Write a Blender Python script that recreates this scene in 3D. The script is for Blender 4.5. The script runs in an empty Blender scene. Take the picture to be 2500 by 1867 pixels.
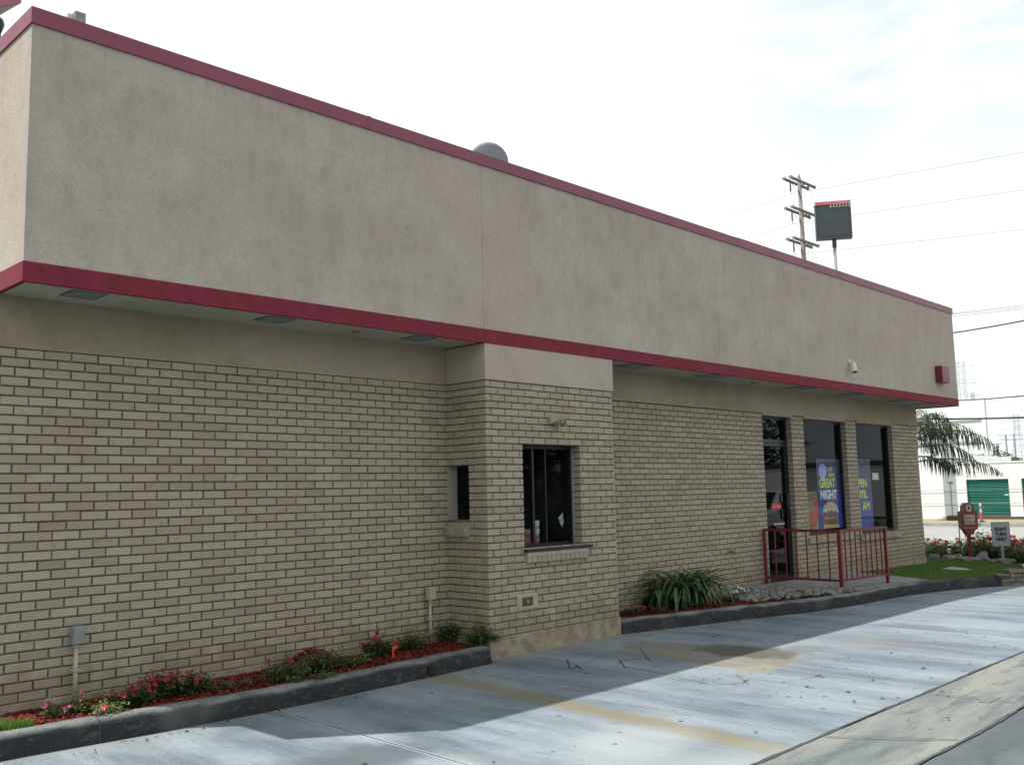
import bpy, math, random
from mathutils import Vector, Matrix, noise as mnoise
R = math.radians
scn = bpy.context.scene
COL = scn.collection
rnd = random.Random(7)

# ------------------------------------------------------------------ camera
CF, YAW, PIT, ROL = 2333.25, 0.79848, 0.114925, -0.021932      # focal length in photo pixels (2500 wide)
CAM = Vector((-1.6286, -7.1300, 1.5414))
_F = Vector((math.sin(YAW)*math.cos(PIT), math.cos(YAW)*math.cos(PIT), math.sin(PIT)))
_R0 = Vector((math.cos(YAW), -math.sin(YAW), 0)); _U0 = _R0.cross(_F)
_R = _R0*math.cos(ROL) + _U0*math.sin(ROL); _U = -_R0*math.sin(ROL) + _U0*math.cos(ROL)
cd = bpy.data.cameras.new('camera'); cam = bpy.data.objects.new('camera', cd); COL.objects.link(cam)
cam.matrix_world = Matrix((( _R.x, _U.x, -_F.x, CAM.x), (_R.y, _U.y, -_F.y, CAM.y), (_R.z, _U.z, -_F.z, CAM.z), (0, 0, 0, 1)))
cd.sensor_width = 36; cd.lens = 36*CF/2500; cd.clip_start = 0.05; cd.clip_end = 6000
scn.camera = cam

# survey helpers: a sight line from the camera met with a plane
def ray(u, v): return _F + _R*((u-1250)/CF) - _U*((v-933.5)/CF)
def gz(u, v, z): d = ray(u, v); return CAM + d*((z-CAM.z)/d.z)
def gy(u, v, y): d = ray(u, v); return CAM + d*((y-CAM.y)/d.y)
def gx(u, v, x): d = ray(u, v); return CAM + d*((x-CAM.x)/d.x)
def gd(u, v, D): d = ray(u, v); return CAM + d*(D/math.hypot(d.x, d.y))

# ------------------------------------------------------------------ light
LD = Vector((0.452, -0.345, -1.0)).normalized()                # direction the sunlight travels
sd = bpy.data.lights.new('sun', 'SUN'); sun = bpy.data.objects.new('sun', sd); COL.objects.link(sun)
sd.energy = 5.0; sd.angle = R(0.55); sd.color = (1.0, 0.97, 0.91)
sun.rotation_euler = LD.to_track_quat('-Z', 'Y').to_euler()
S = -LD
scn.view_settings.view_transform = 'Standard'; scn.view_settings.look = 'None'
scn.view_settings.exposure = 0.3; scn.view_settings.gamma = 1.0
w = bpy.data.worlds.new('World'); scn.world = w; w.use_nodes = True
nt = w.node_tree; nt.nodes.clear()
def N(t, k, **kw):
    n = t.nodes.new(k)
    for a, b in kw.items(): setattr(n, a, b)
    return n
def mth(t, op, a, b=None, c=None, clamp=False):
    n = N(t, 'ShaderNodeMath', operation=op); n.use_clamp = clamp
    for i, x in enumerate((a, b, c)):
        if x is None: continue
        if isinstance(x, (int, float)): n.inputs[i].default_value = x
        else: t.links.new(x, n.inputs[i])
    return n.outputs[0]
def sstep(t, x, lo, hi, o0=0.0, o1=1.0):
    n = N(t, 'ShaderNodeMapRange', interpolation_type='SMOOTHSTEP')
    t.links.new(x, n.inputs[0])
    for i, q in enumerate((lo, hi, o0, o1)): n.inputs[i+1].default_value = q
    return n.outputs[0]
sky = N(nt, 'ShaderNodeTexSky', sky_type='NISHITA', sun_disc=False)
sky.sun_elevation = math.asin(S.z); sky.sun_rotation = math.atan2(S.x, S.y)
sky.air_density = 1.0; sky.dust_density = 0.8
bg1 = N(nt, 'ShaderNodeBackground'); bg1.inputs[1].default_value = 0.15
nt.links.new(sky.outputs[0], bg1.inputs[0])
bg2 = N(nt, 'ShaderNodeBackground'); bg2.inputs[0].default_value = (0.95, 1.0, 0.99, 1); bg2.inputs[1].default_value = 0.90
tc = N(nt, 'ShaderNodeTexCoord'); sep = N(nt, 'ShaderNodeSeparateXYZ'); nt.links.new(tc.outputs['Generated'], sep.inputs[0])
nz = N(nt, 'ShaderNodeTexNoise'); nz.inputs['Scale'].default_value = 3.2; nz.inputs['Detail'].default_value = 7; nz.inputs['Roughness'].default_value = 0.55
nz.inputs['Distortion'].default_value = 0.6
mp = N(nt, 'ShaderNodeMapping'); mp.inputs['Scale'].default_value = (1, 1, 2.2); mp.inputs['Location'].default_value = (3.1, 1.7, 0.4)
nt.links.new(tc.outputs['Generated'], mp.inputs[0]); nt.links.new(mp.outputs[0], nz.inputs[0])
def hole(d, rad):                                               # an opening in the cloud layer around direction d
    vm = N(nt, 'ShaderNodeVectorMath', operation='DISTANCE'); nt.links.new(tc.outputs['Generated'], vm.inputs[0]); vm.inputs[1].default_value = d.normalized()
    return sstep(nt, vm.outputs['Value'], 0.0, rad, 1.0, 0.0)
h1 = hole(ray(2330, -60), 0.25); h2 = hole(ray(1980, 190), 0.13); h3 = hole(ray(2440, 1130), 0.12)
# cover: thick low down, breaking up overhead
base = sstep(nt, sep.outputs[2], 0.45, 1.0, 0.34, 0.0)
cov = mth(nt, 'ADD', nz.outputs[0], base)
msk = sstep(nt, cov, 0.34, 0.64)
n2 = N(nt, 'ShaderNodeTexNoise'); n2.inputs['Scale'].default_value = 5.0; n2.inputs['Detail'].default_value = 8; n2.inputs['Roughness'].default_value = 0.6; n2.inputs['Distortion'].default_value = 0.8
mp2 = N(nt, 'ShaderNodeMapping'); mp2.inputs['Scale'].default_value = (1, 1, 3.0); nt.links.new(tc.outputs['Generated'], mp2.inputs[0]); nt.links.new(mp2.outputs[0], n2.inputs[0])
thin = mth(nt, 'ADD', mth(nt, 'MULTIPLY', h1, 0.36), mth(nt, 'ADD', mth(nt, 'MULTIPLY', h2, 0.12), mth(nt, 'MULTIPLY', h3, 0.32)))
thin = mth(nt, 'MULTIPLY', thin, sstep(nt, n2.outputs[0], 0.36, 0.64))
msk = mth(nt, 'MULTIPLY', msk, mth(nt, 'SUBTRACT', 1.0, thin, clamp=True))
mix = N(nt, 'ShaderNodeMixShader'); nt.links.new(msk, mix.inputs[0]); nt.links.new(bg1.outputs[0], mix.inputs[1]); nt.links.new(bg2.outputs[0], mix.inputs[2])
wo = N(nt, 'ShaderNodeOutputWorld'); nt.links.new(mix.outputs[0], wo.inputs[0])
scn.cycles.max_bounces = 8; scn.cycles.transparent_max_bounces = 16; scn.cycles.use_denoising = True
scn.cycles.caustics_reflective = False; scn.cycles.caustics_refractive = False

# ------------------------------------------------------------------ materials
def mixc(t, f, a, b, mode='MIX'):
    n = N(t, 'ShaderNodeMix', data_type='RGBA', blend_type=mode)
    for s, x in ((n.inputs[0], f), (n.inputs[6], a), (n.inputs[7], b)):
        if isinstance(x, (int, float)): s.default_value = x
        elif isinstance(x, tuple): s.default_value = (*x, 1) if len(x) == 3 else x
        else: t.links.new(x, s)
    return n.outputs[2]
def nse(t, vec, sc, det=4, stretch=None, loc=(0, 0, 0), rough=0.55, dist=0.0, out=0):
    if stretch or any(loc):
        m = N(t, 'ShaderNodeMapping'); m.inputs['Scale'].default_value = stretch or (1, 1, 1); m.inputs['Location'].default_value = loc
        t.links.new(vec, m.inputs[0]); vec = m.outputs[0]
    n = N(t, 'ShaderNodeTexNoise'); n.inputs['Scale'].default_value = sc; n.inputs['Detail'].default_value = det
    n.inputs['Roughness'].default_value = rough; n.inputs['Distortion'].default_value = dist
    t.links.new(vec, n.inputs['Vector']); return n.outputs[out]
def newmat(name):
    m = bpy.data.materials.new(name); m.use_nodes = True; t = m.node_tree
    b = t.nodes['Principled BSDF']; c = N(t, 'ShaderNodeTexCoord'); return m, t, b, c.outputs['Object']
def bump(t, b, h, strength, dist=0.01):
    n = N(t, 'ShaderNodeBump'); n.inputs['Strength'].default_value = strength; n.inputs['Distance'].default_value = dist
    t.links.new(h, n.inputs['Height']); t.links.new(n.outputs[0], b.inputs['Normal'])
def plain(name, c1, c2=None, rough=0.7, sc=6, bmp=0.0, bsc=120, metal=0.0, spec=0.4, island=0.0, stretch=None):
    m, t, b, o = newmat(name)
    c2 = c2 or tuple(x*0.78 for x in c1)
    col = mixc(t, sstep(t, nse(t, o, sc, 5, stretch), 0.32, 0.68), c2, c1)
    if island:
        g = N(t, 'ShaderNodeNewGeometry'); hs = N(t, 'ShaderNodeHueSaturation')
        t.links.new(mth(t, 'MULTIPLY_ADD', g.outputs['Random Per Island'], island*2, 1-island), hs.inputs['Value'])
        t.links.new(mth(t, 'MULTIPLY_ADD', g.outputs['Random Per Island'], island*0.06, 0.5-island*0.03), hs.inputs['Hue'])
        t.links.new(col, hs.inputs['Color']); col = hs.outputs[0]
    t.links.new(col, b.inputs['Base Color']); b.inputs['Roughness'].default_value = rough; b.inputs['Metallic'].default_value = metal
    b.inputs['Specular IOR Level'].default_value = spec
    if bmp: bump(t, b, nse(t, o, bsc, 3), bmp)
    return m
def stucco_mat(name, c1, c2, streak=True, bmp=0.5):
    m, t, b, o = newmat(name)
    col = mixc(t, sstep(t, nse(t, o, 1.1, 6, (1, 1, 1.3), (2, 0, 1), 0.6), 0.34, 0.66), c2, c1)
    col = mixc(t, mth(t, 'MULTIPLY', sstep(t, nse(t, o, 6, 6, (1, 1, 0.55), (5, 2, 1), 0.7), 0.42, 0.68), 0.34), col, tuple(x*0.62 for x in c2))
    col = mixc(t, mth(t, 'MULTIPLY', sstep(t, nse(t, o, 0.35, 3, None, (0, 0, 4)), 0.42, 0.60), 0.50), col, (0.455, 0.370, 0.318))
    if streak:
        s = nse(t, o, 9, 5, (1, 1, 0.10), (1, 0, 7), 0.6); s2 = nse(t, o, 1.3, 4, None, (8, 0, 0))
        col = mixc(t, mth(t, 'MULTIPLY', mth(t, 'MULTIPLY', sstep(t, s, 0.5, 0.75), sstep(t, s2, 0.4, 0.65)), 0.15), col, (0.13, 0.12, 0.105))
    if streak:
        sz = N(t, 'ShaderNodeSeparateXYZ'); t.links.new(o, sz.inputs[0]); dl_ = mth(t, 'ADD', sz.outputs[2], mth(t, 'MULTIPLY_ADD', nse(t, o, 5.5, 3, (1, 1, 0.0)), 2.2, -1.1))
        dr2 = mth(t, 'MULTIPLY', sstep(t, dl_, 4.2, 4.9), sstep(t, nse(t, o, 24, 4, (1, 1, 0.03)), 0.52, 0.66))
        col = mixc(t, mth(t, 'MULTIPLY', dr2, 0.18), col, (0.17, 0.155, 0.135))
    col = mixc(t, mth(t, 'MULTIPLY', sstep(t, nse(t, o, 70, 4, None, (0,0,0), 0.8), 0.38, 0.62), 0.34), col, tuple(x*0.6 for x in c2))
    t.links.new(col, b.inputs['Base Color']); b.inputs['Roughness'].default_value = 0.93; b.inputs['Specular IOR Level'].default_value = 0.2
    bump(t, b, mth(t, 'ADD', nse(t, o, 95, 4), mth(t, 'MULTIPLY', nse(t, o, 14, 3), 1.2)), bmp, 0.006)
    return m
M_STUC = stucco_mat('stucco', (0.475, 0.425, 0.378), (0.415, 0.352, 0.302))
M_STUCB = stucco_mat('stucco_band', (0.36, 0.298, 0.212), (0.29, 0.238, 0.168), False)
M_SOFF = stucco_mat('soffit_paint', (0.47, 0.47, 0.385), (0.385, 0.39, 0.315), False, 0.25)
M_REDST = plain('red_painted_stucco', (0.205, 0.023, 0.046), (0.16, 0.018, 0.036), 0.85, 9, 0.5, 90, spec=0.3)
M_REDMT = plain('red_coping_metal', (0.215, 0.034, 0.070), (0.18, 0.027, 0.058), 0.4, 3, 0.03, 30, spec=0.5)
M_FOOT = plain('footing_paint', (0.34, 0.285, 0.205), (0.21, 0.175, 0.13), 0.9, 7, 0.5, 60, spec=0.2)
# painted brick: each brick a little different, grime in patches
m, t, b, o = newmat('painted_brick'); M_BRICK = m
g = N(t, 'ShaderNodeNewGeometry')
col = mixc(t, g.outputs['Random Per Island'], (0.300, 0.250, 0.192), (0.368, 0.314, 0.248))
col = mixc(t, mth(t, 'MULTIPLY', sstep(t, nse(t, o, 0.7, 5, None, (1, 3, 0)), 0.40, 0.66), 0.40), col, (0.345, 0.305, 0.245))
outl = mth(t, 'GREATER_THAN', mth(t, 'FRACT', mth(t, 'MULTIPLY', g.outputs['Random Per Island'], 17.3)), 0.90)
col = mixc(t, mth(t, 'MULTIPLY', outl, 0.30), col, (0.20, 0.165, 0.115))
chp = sstep(t, nse(t, o, 34, 5, None, (7, 1, 0), 0.8), 0.66, 0.72)
col = mixc(t, mth(t, 'MULTIPLY', chp, 0.5), col, (0.17, 0.12, 0.08))
col = mixc(t, mth(t, 'MULTIPLY', sstep(t, nse(t, o, 13, 6), 0.52, 0.75), 0.45), col, (0.19, 0.155, 0.10))
spz = N(t, 'ShaderNodeSeparateXYZ'); t.links.new(o, spz.inputs[0])
spl = mth(t, 'ADD', spz.outputs[2], mth(t, 'MULTIPLY_ADD', nse(t, o, 5, 6, (1, 1, .6)), 0.9, -0.45))
col = mixc(t, mth(t, 'MULTIPLY', sstep(t, spl, 0.22, 0.46, 1, 0), 0.35), col, (0.15, 0.125, 0.085))
t.links.new(col, b.inputs['Base Color']); b.inputs['Roughness'].default_value = 0.8; b.inputs['Specular IOR Level'].default_value = 0.25
bump(t, b, nse(t, o, 60, 4), 0.35, 0.004)
M_MORT = plain('mortar', (0.165, 0.130, 0.078), (0.095, 0.075, 0.046), 0.95, 9, 0.6, 80, spec=0.1)
M_BLACK = plain('black_frame', (0.012, 0.013, 0.016), None, 0.38, 5)
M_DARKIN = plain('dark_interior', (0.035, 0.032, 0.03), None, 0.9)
M_ALU = plain('aluminium', (0.42, 0.44, 0.44), None, 0.4, 5, metal=0.5)
M_WHITE = plain('white_plastic', (0.62, 0.62, 0.60), None, 0.45, 9)
M_CREAMP = plain('cream_paint', (0.40, 0.355, 0.28), (0.33, 0.29, 0.22), 0.7, 12, 0.2, 60)
M_GREYB = plain('grey_box', (0.23, 0.25, 0.24), None, 0.6, 9)
M_RED = plain('red_enamel', (0.17, 0.013, 0.022), (0.125, 0.011, 0.018), 0.38, 11, 0.05, 60, spec=0.5)
M_REDF = plain('red_sign_face', (0.19, 0.040, 0.040), (0.15, 0.035, 0.033), 0.55, 11)
M_GLASS = None
def glass(name, tint, refl=1.0):
    m = bpy.data.materials.new(name); m.use_nodes = True; t = m.node_tree; t.nodes.clear()
    tr = N(t, 'ShaderNodeBsdfTransparent'); tr.inputs[0].default_value = (*tint, 1)
    gl = N(t, 'ShaderNodeBsdfGlossy'); gl.inputs['Roughness'].default_value = 0.015; gl.inputs[0].default_value = (0.85, 0.92, 1, 1)
    fr = N(t, 'ShaderNodeFresnel'); fr.inputs[0].default_value = 1.5
    mx = N(t, 'ShaderNodeMixShader'); ge = N(t, 'ShaderNodeNewGeometry'); t.links.new(mth(t, 'MULTIPLY', mth(t, 'MULTIPLY', fr.outputs[0], refl, clamp=True), mth(t, 'SUBTRACT', 1.0, ge.outputs['Backfacing'])), mx.inputs[0])
    t.links.new(tr.outputs[0], mx.inputs[1]); t.links.new(gl.outputs[0], mx.inputs[2])
    ou = N(t, 'ShaderNodeOutputMaterial'); t.links.new(mx.outputs[0], ou.inputs[0]); return m
M_GLASS = glass('tinted_glass', (0.93, 0.95, 0.96), 0.34)
M_GLASSD = glass('dark_glass', (0.45, 0.48, 0.50), 0.6)

# driveway concrete: wash streaks, joints, stains where the photo has them
m, t, b, o = newmat('driveway_concrete'); M_DRIVE = m
sp = N(t, 'ShaderNodeSeparateXYZ'); t.links.new(o, sp.inputs[0]); X, Y = sp.outputs[0], sp.outputs[1]
wob = mth(t, 'MULTIPLY_ADD', nse(t, o, 3, 3), 0.16, -0.08)
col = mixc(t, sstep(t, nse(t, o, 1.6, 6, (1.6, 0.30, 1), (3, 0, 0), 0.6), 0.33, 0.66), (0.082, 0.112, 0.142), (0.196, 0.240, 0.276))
col = mixc(t, mth(t, 'MULTIPLY', sstep(t, nse(t, o, 5, 6, (2.2, 0.35, 1), (0, 9, 0), 0.65), 0.52, 0.74), 0.70), col, (0.062, 0.082, 0.100))
col = mixc(t, mth(t, 'MULTIPLY', sstep(t, nse(t, o, 0.9, 4, None, (4, 4, 0)), 0.45, 0.62), 0.35), col, (0.29, 0.315, 0.325))
col = mixc(t, mth(t, 'MULTIPLY', sstep(t, nse(t, o, 22, 6, (2.0, 0.45, 1), (0, 3, 0), 0.7), 0.48, 0.72), 0.55), col, (0.085, 0.10, 0.115))
col = mixc(t, mth(t, 'MULTIPLY', sstep(t, nse(t, o, 75, 5, None, (0, 3, 0), 0.75), 0.44, 0.66), 0.30), col, (0.34, 0.36, 0.36))
dx = mth(t, 'SUBTRACT', X, mth(t, 'MULTIPLY_ADD', Y, 0.085, 3.98)); dx = mth(t, 'ABSOLUTE', mth(t, 'ADD', dx, wob))
band = sstep(t, dx, 0.03, 0.22, 1, 0); band = mth(t, 'MULTIPLY', band, sstep(t, nse(t, o, 16, 8, (1, 0.6, 1), (0,0,0), 0.75), 0.22, 0.56))
col = mixc(t, mth(t, 'MULTIPLY', band, 0.85), col, (0.185, 0.162, 0.095))
def blob(cx, cy, rx, ry, lo=0.65, hi=1.1, ns=2.2, na=0.7, rot=0.0):
    a = mth(t, 'SUBTRACT', X, cx); c = mth(t, 'SUBTRACT', Y, cy)
    if rot:
        a, c = (mth(t, 'ADD', mth(t, 'MULTIPLY', a, math.cos(rot)), mth(t, 'MULTIPLY', c, math.sin(rot))),
                mth(t, 'SUBTRACT', mth(t, 'MULTIPLY', c, math.cos(rot)), mth(t, 'MULTIPLY', a, math.sin(rot))))
    a = mth(t, 'DIVIDE', a, rx); c = mth(t, 'DIVIDE', c, ry)
    d = mth(t, 'SQRT', mth(t, 'ADD', mth(t, 'MULTIPLY', a, a), mth(t, 'MULTIPLY', c, c)))
    d = mth(t, 'ADD', d, mth(t, 'MULTIPLY_ADD', nse(t, o, ns, 5, None, (cx, 0, 3)), na, -na/2)); return sstep(t, d, lo, hi, 1, 0)
col = mixc(t, mth(t, 'MULTIPLY', blob(6.22, -1.95, 0.52, 0.95, 0.86, 1.04, 2.6, 0.95), 0.75), col, (0.175, 0.155, 0.11))
col = mixc(t, mth(t, 'MULTIPLY', blob(6.55, -2.2, 0.36, 0.62, 0.6, 1.10, 5, 1.3), 0.85), col, (0.075, 0.068, 0.052))
col = mixc(t, mth(t, 'MULTIPLY', blob(6.98, -2.55, 0.30, 0.22, 0.6, 1.05, 7, 1.3), 0.55), col, (0.12, 0.12, 0.12))
col = mixc(t, mth(t, 'MULTIPLY', blob(5.80, -2.72, 0.30, 0.16, 0.6, 1.1, 8, 0.8), 0.7), col, (0.235, 0.205, 0.145))
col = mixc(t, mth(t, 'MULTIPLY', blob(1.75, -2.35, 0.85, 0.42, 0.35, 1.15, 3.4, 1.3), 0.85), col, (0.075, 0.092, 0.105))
col = mixc(t, mth(t, 'MULTIPLY', blob(7.9, -2.9, 0.55, 1.1, 0.4, 1.3, 2, 0.9), 0.5), col, (0.13, 0.14, 0.145))
for cx, cy, r_ in ((3.0, -4.4, .9), (1.6, -3.6, 1.2), (3.2, -3.4, .5)):
    col = mixc(t, mth(t, 'MULTIPLY', blob(cx, cy, r_, r_*.8, 0.3, 1.3, 1.5, 0.8), 0.55), col, (0.33, 0.35, 0.345))
edge = mth(t, 'ADD', Y, mth(t, 'MULTIPLY_ADD', nse(t, o, 2.5, 5), 0.5, -0.25))
col = mixc(t, mth(t, 'MULTIPLY', sstep(t, edge, -0.95, -0.70), 0.40), col, (0.20, 0.19, 0.155))
# spots of gum, sparse
vo = N(t, 'ShaderNodeTexVoronoi'); vo.inputs['Scale'].default_value = 5.5; t.links.new(o, vo.inputs['Vector'])
vc = N(t, 'ShaderNodeSeparateColor'); t.links.new(vo.outputs['Color'], vc.inputs[0])
den = sstep(t, nse(t, o, 0.55, 2, None, (2.3, 0, 0)), 0.36, 0.58, 0.08, 0.75)
spot = mth(t, 'MULTIPLY', mth(t, 'LESS_THAN', vc.outputs[0], den), mth(t, 'LESS_THAN', vo.outputs['Distance'], mth(t, 'MULTIPLY', vc.outputs[1], 0.14)))
col = mixc(t, mth(t, 'MULTIPLY', spot, 0.85), col, (0.09, 0.095, 0.10))
# joints square to the wall every 1.87 m
jw = mth(t, 'SUBTRACT', mth(t, 'ADD', X, mth(t, 'MULTIPLY', wob, 0.12)), mth(t, 'MULTIPLY_ADD', Y, 0.03, 2.33))
fr_ = mth(t, 'ABSOLUTE', mth(t, 'SUBTRACT', mth(t, 'FRACT', mth(t, 'ADD', mth(t, 'DIVIDE', jw, 1.87), 0.5)), 0.5))
jn = mth(t, 'LESS_THAN', fr_, 0.0050)
col = mixc(t, mth(t, 'MULTIPLY', jn, mth(t, 'MULTIPLY_ADD', nse(t, o, 4, 3), 1.5, 0.05, True)), col, (0.06, 0.065, 0.068))
lip = mth(t, 'LESS_THAN', mth(t, 'ABSOLUTE', mth(t, 'SUBTRACT', fr_, 0.0080)), 0.0026)
col = mixc(t, mth(t, 'MULTIPLY', lip, 0.6), col, (0.42, 0.43, 0.42))
t.links.new(col, b.inputs['Base Color']); b.inputs['Roughness'].default_value = 0.82; b.inputs['Specular IOR Level'].default_value = 0.3
hh = mth(t, 'SUBTRACT', mth(t, 'MULTIPLY', nse(t, o, 170, 3), 0.25), mth(t, 'MULTIPLY', jn, 2.0)); hh = mth(t, 'ADD', hh, mth(t, 'MULTIPLY', nse(t, o, 18, 4, (2.5, .5, 1)), 0.25))
bump(t, b, hh, 0.55, 0.006)
def ground_mat(name, c1, c2, c3, sc, stretch=None, spots=0.0, bmp=0.5, bsc=120):
    m, t, b, o = newmat(name)
    col = mixc(t, sstep(t, nse(t, o, sc, 6, stretch), 0.35, 0.65), c1, c2)
    col = mixc(t, mth(t, 'MULTIPLY', sstep(t, nse(t, o, sc*3.3, 6, stretch, (3, 2, 1)), 0.5, 0.72), 0.7), col, c3)
    col = mixc(t, mth(t, 'MULTIPLY', sstep(t, nse(t, o, bsc, 2), 0.4, 0.62), 0.25), col, c3)
    if spots:
        vo = N(t, 'ShaderNodeTexVoronoi'); vo.inputs['Scale'].default_value = 7; t.links.new(o, vo.inputs['Vector'])
        vc = N(t, 'ShaderNodeSeparateColor'); t.links.new(vo.outputs['Color'], vc.inputs[0])
        sp_ = mth(t, 'MULTIPLY', mth(t, 'LESS_THAN', vc.outputs[0], spots), mth(t, 'LESS_THAN', vo.outputs['Distance'], mth(t, 'MULTIPLY', vc.outputs[1], 0.19)))
        col = mixc(t, mth(t, 'MULTIPLY', sp_, 0.8), col, (0.10, 0.10, 0.095))
    t.links.new(col, b.inputs['Base Color']); b.inputs['Roughness'].default_value = 0.9; b.inputs['Specular IOR Level'].default_value = 0.25
    bump(t, b, nse(t, o, bsc, 3), bmp, 0.006); return m
M_GUT = ground_mat('gutter_concrete', (0.225, 0.232, 0.205), (0.13, 0.148, 0.152), (0.065, 0.08, 0.09), 1.1, (0.55, 2.6, 1), 0.55)
M_ASPH = ground_mat('asphalt', (0.085, 0.10, 0.11), (0.125, 0.14, 0.155), (0.05, 0.06, 0.068), 1.2, (0.6, 1.6, 1), 0, 0.9, 90)
M_STREET = ground_mat('street_concrete', (0.26, 0.265, 0.26), (0.31, 0.30, 0.265), (0.22, 0.225, 0.22), 0.5, (4, 0.06, 1))
M_WALK = ground_mat('pavement_concrete', (0.33, 0.33, 0.31), (0.27, 0.275, 0.27), (0.2, 0.2, 0.2), 1.5)
M_SLAB = ground_mat('path_concrete', (0.27, 0.28, 0.28), (0.20, 0.215, 0.22), (0.16, 0.165, 0.17), 3)
M_DIRT = ground_mat('dirt', (0.30, 0.24, 0.13), (0.20, 0.19, 0.09), (0.38, 0.32, 0.21), 1.3, None, 0, 1.0, 40)
M_SOIL = ground_mat('soil', (0.06, 0.035, 0.022), (0.10, 0.03, 0.02), (0.04, 0.03, 0.02), 6, None, 0, 1.0, 60)
M_TURF = ground_mat('turf_soil', (0.04, 0.055, 0.02), (0.05, 0.065, 0.025), (0.05, 0.05, 0.02), 5, None, 0, 1.0, 60)
M_TERR = ground_mat('terrain', (0.16, 0.15, 0.11), (0.12, 0.13, 0.09), (0.2, 0.18, 0.14), 0.03, None, 0, .3, 2)
# kerb: worn pale top, tyre-black on the lower face
m, t, b, o = newmat('kerb_concrete'); M_KERB = m
sp = N(t, 'ShaderNodeSeparateXYZ'); t.links.new(o, sp.inputs[0]); gn = N(t, 'ShaderNodeNewGeometry'); gs = N(t, 'ShaderNodeSeparateXYZ'); t.links.new(gn.outputs['True Normal'], gs.inputs[0])
col = mixc(t, sstep(t, nse(t, o, 4, 6), 0.3, 0.7), (0.13, 0.14, 0.135), (0.25, 0.26, 0.245))
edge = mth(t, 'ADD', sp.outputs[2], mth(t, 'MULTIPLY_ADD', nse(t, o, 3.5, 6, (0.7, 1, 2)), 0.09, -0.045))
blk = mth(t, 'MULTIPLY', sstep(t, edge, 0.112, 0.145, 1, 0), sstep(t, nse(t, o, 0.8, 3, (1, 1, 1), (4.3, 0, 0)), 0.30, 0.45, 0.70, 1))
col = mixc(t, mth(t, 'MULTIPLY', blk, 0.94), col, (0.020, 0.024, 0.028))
col = mixc(t, mth(t, 'MULTIPLY', sstep(t, nse(t, o, 16, 8, (0.6, 1, 1.4), (0,0,0), 0.8), 0.50, 0.66), 0.42), col, (0.16, 0.165, 0.16))
col = mixc(t, mth(t, 'MULTIPLY', sstep(t, nse(t, o, 60, 5, None, (0,0,0), 0.8), 0.45, 0.62), 0.35), col, (0.06, 0.065, 0.068))
t.links.new(col, b.inputs['Base Color']); b.inputs['Roughness'].default_value = 0.92; b.inputs['Specular IOR Level'].default_value = 0.12; bump(t, b, nse(t, o, 38, 7, None, (0,0,0), 0.75), 1.0, 0.014)

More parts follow.
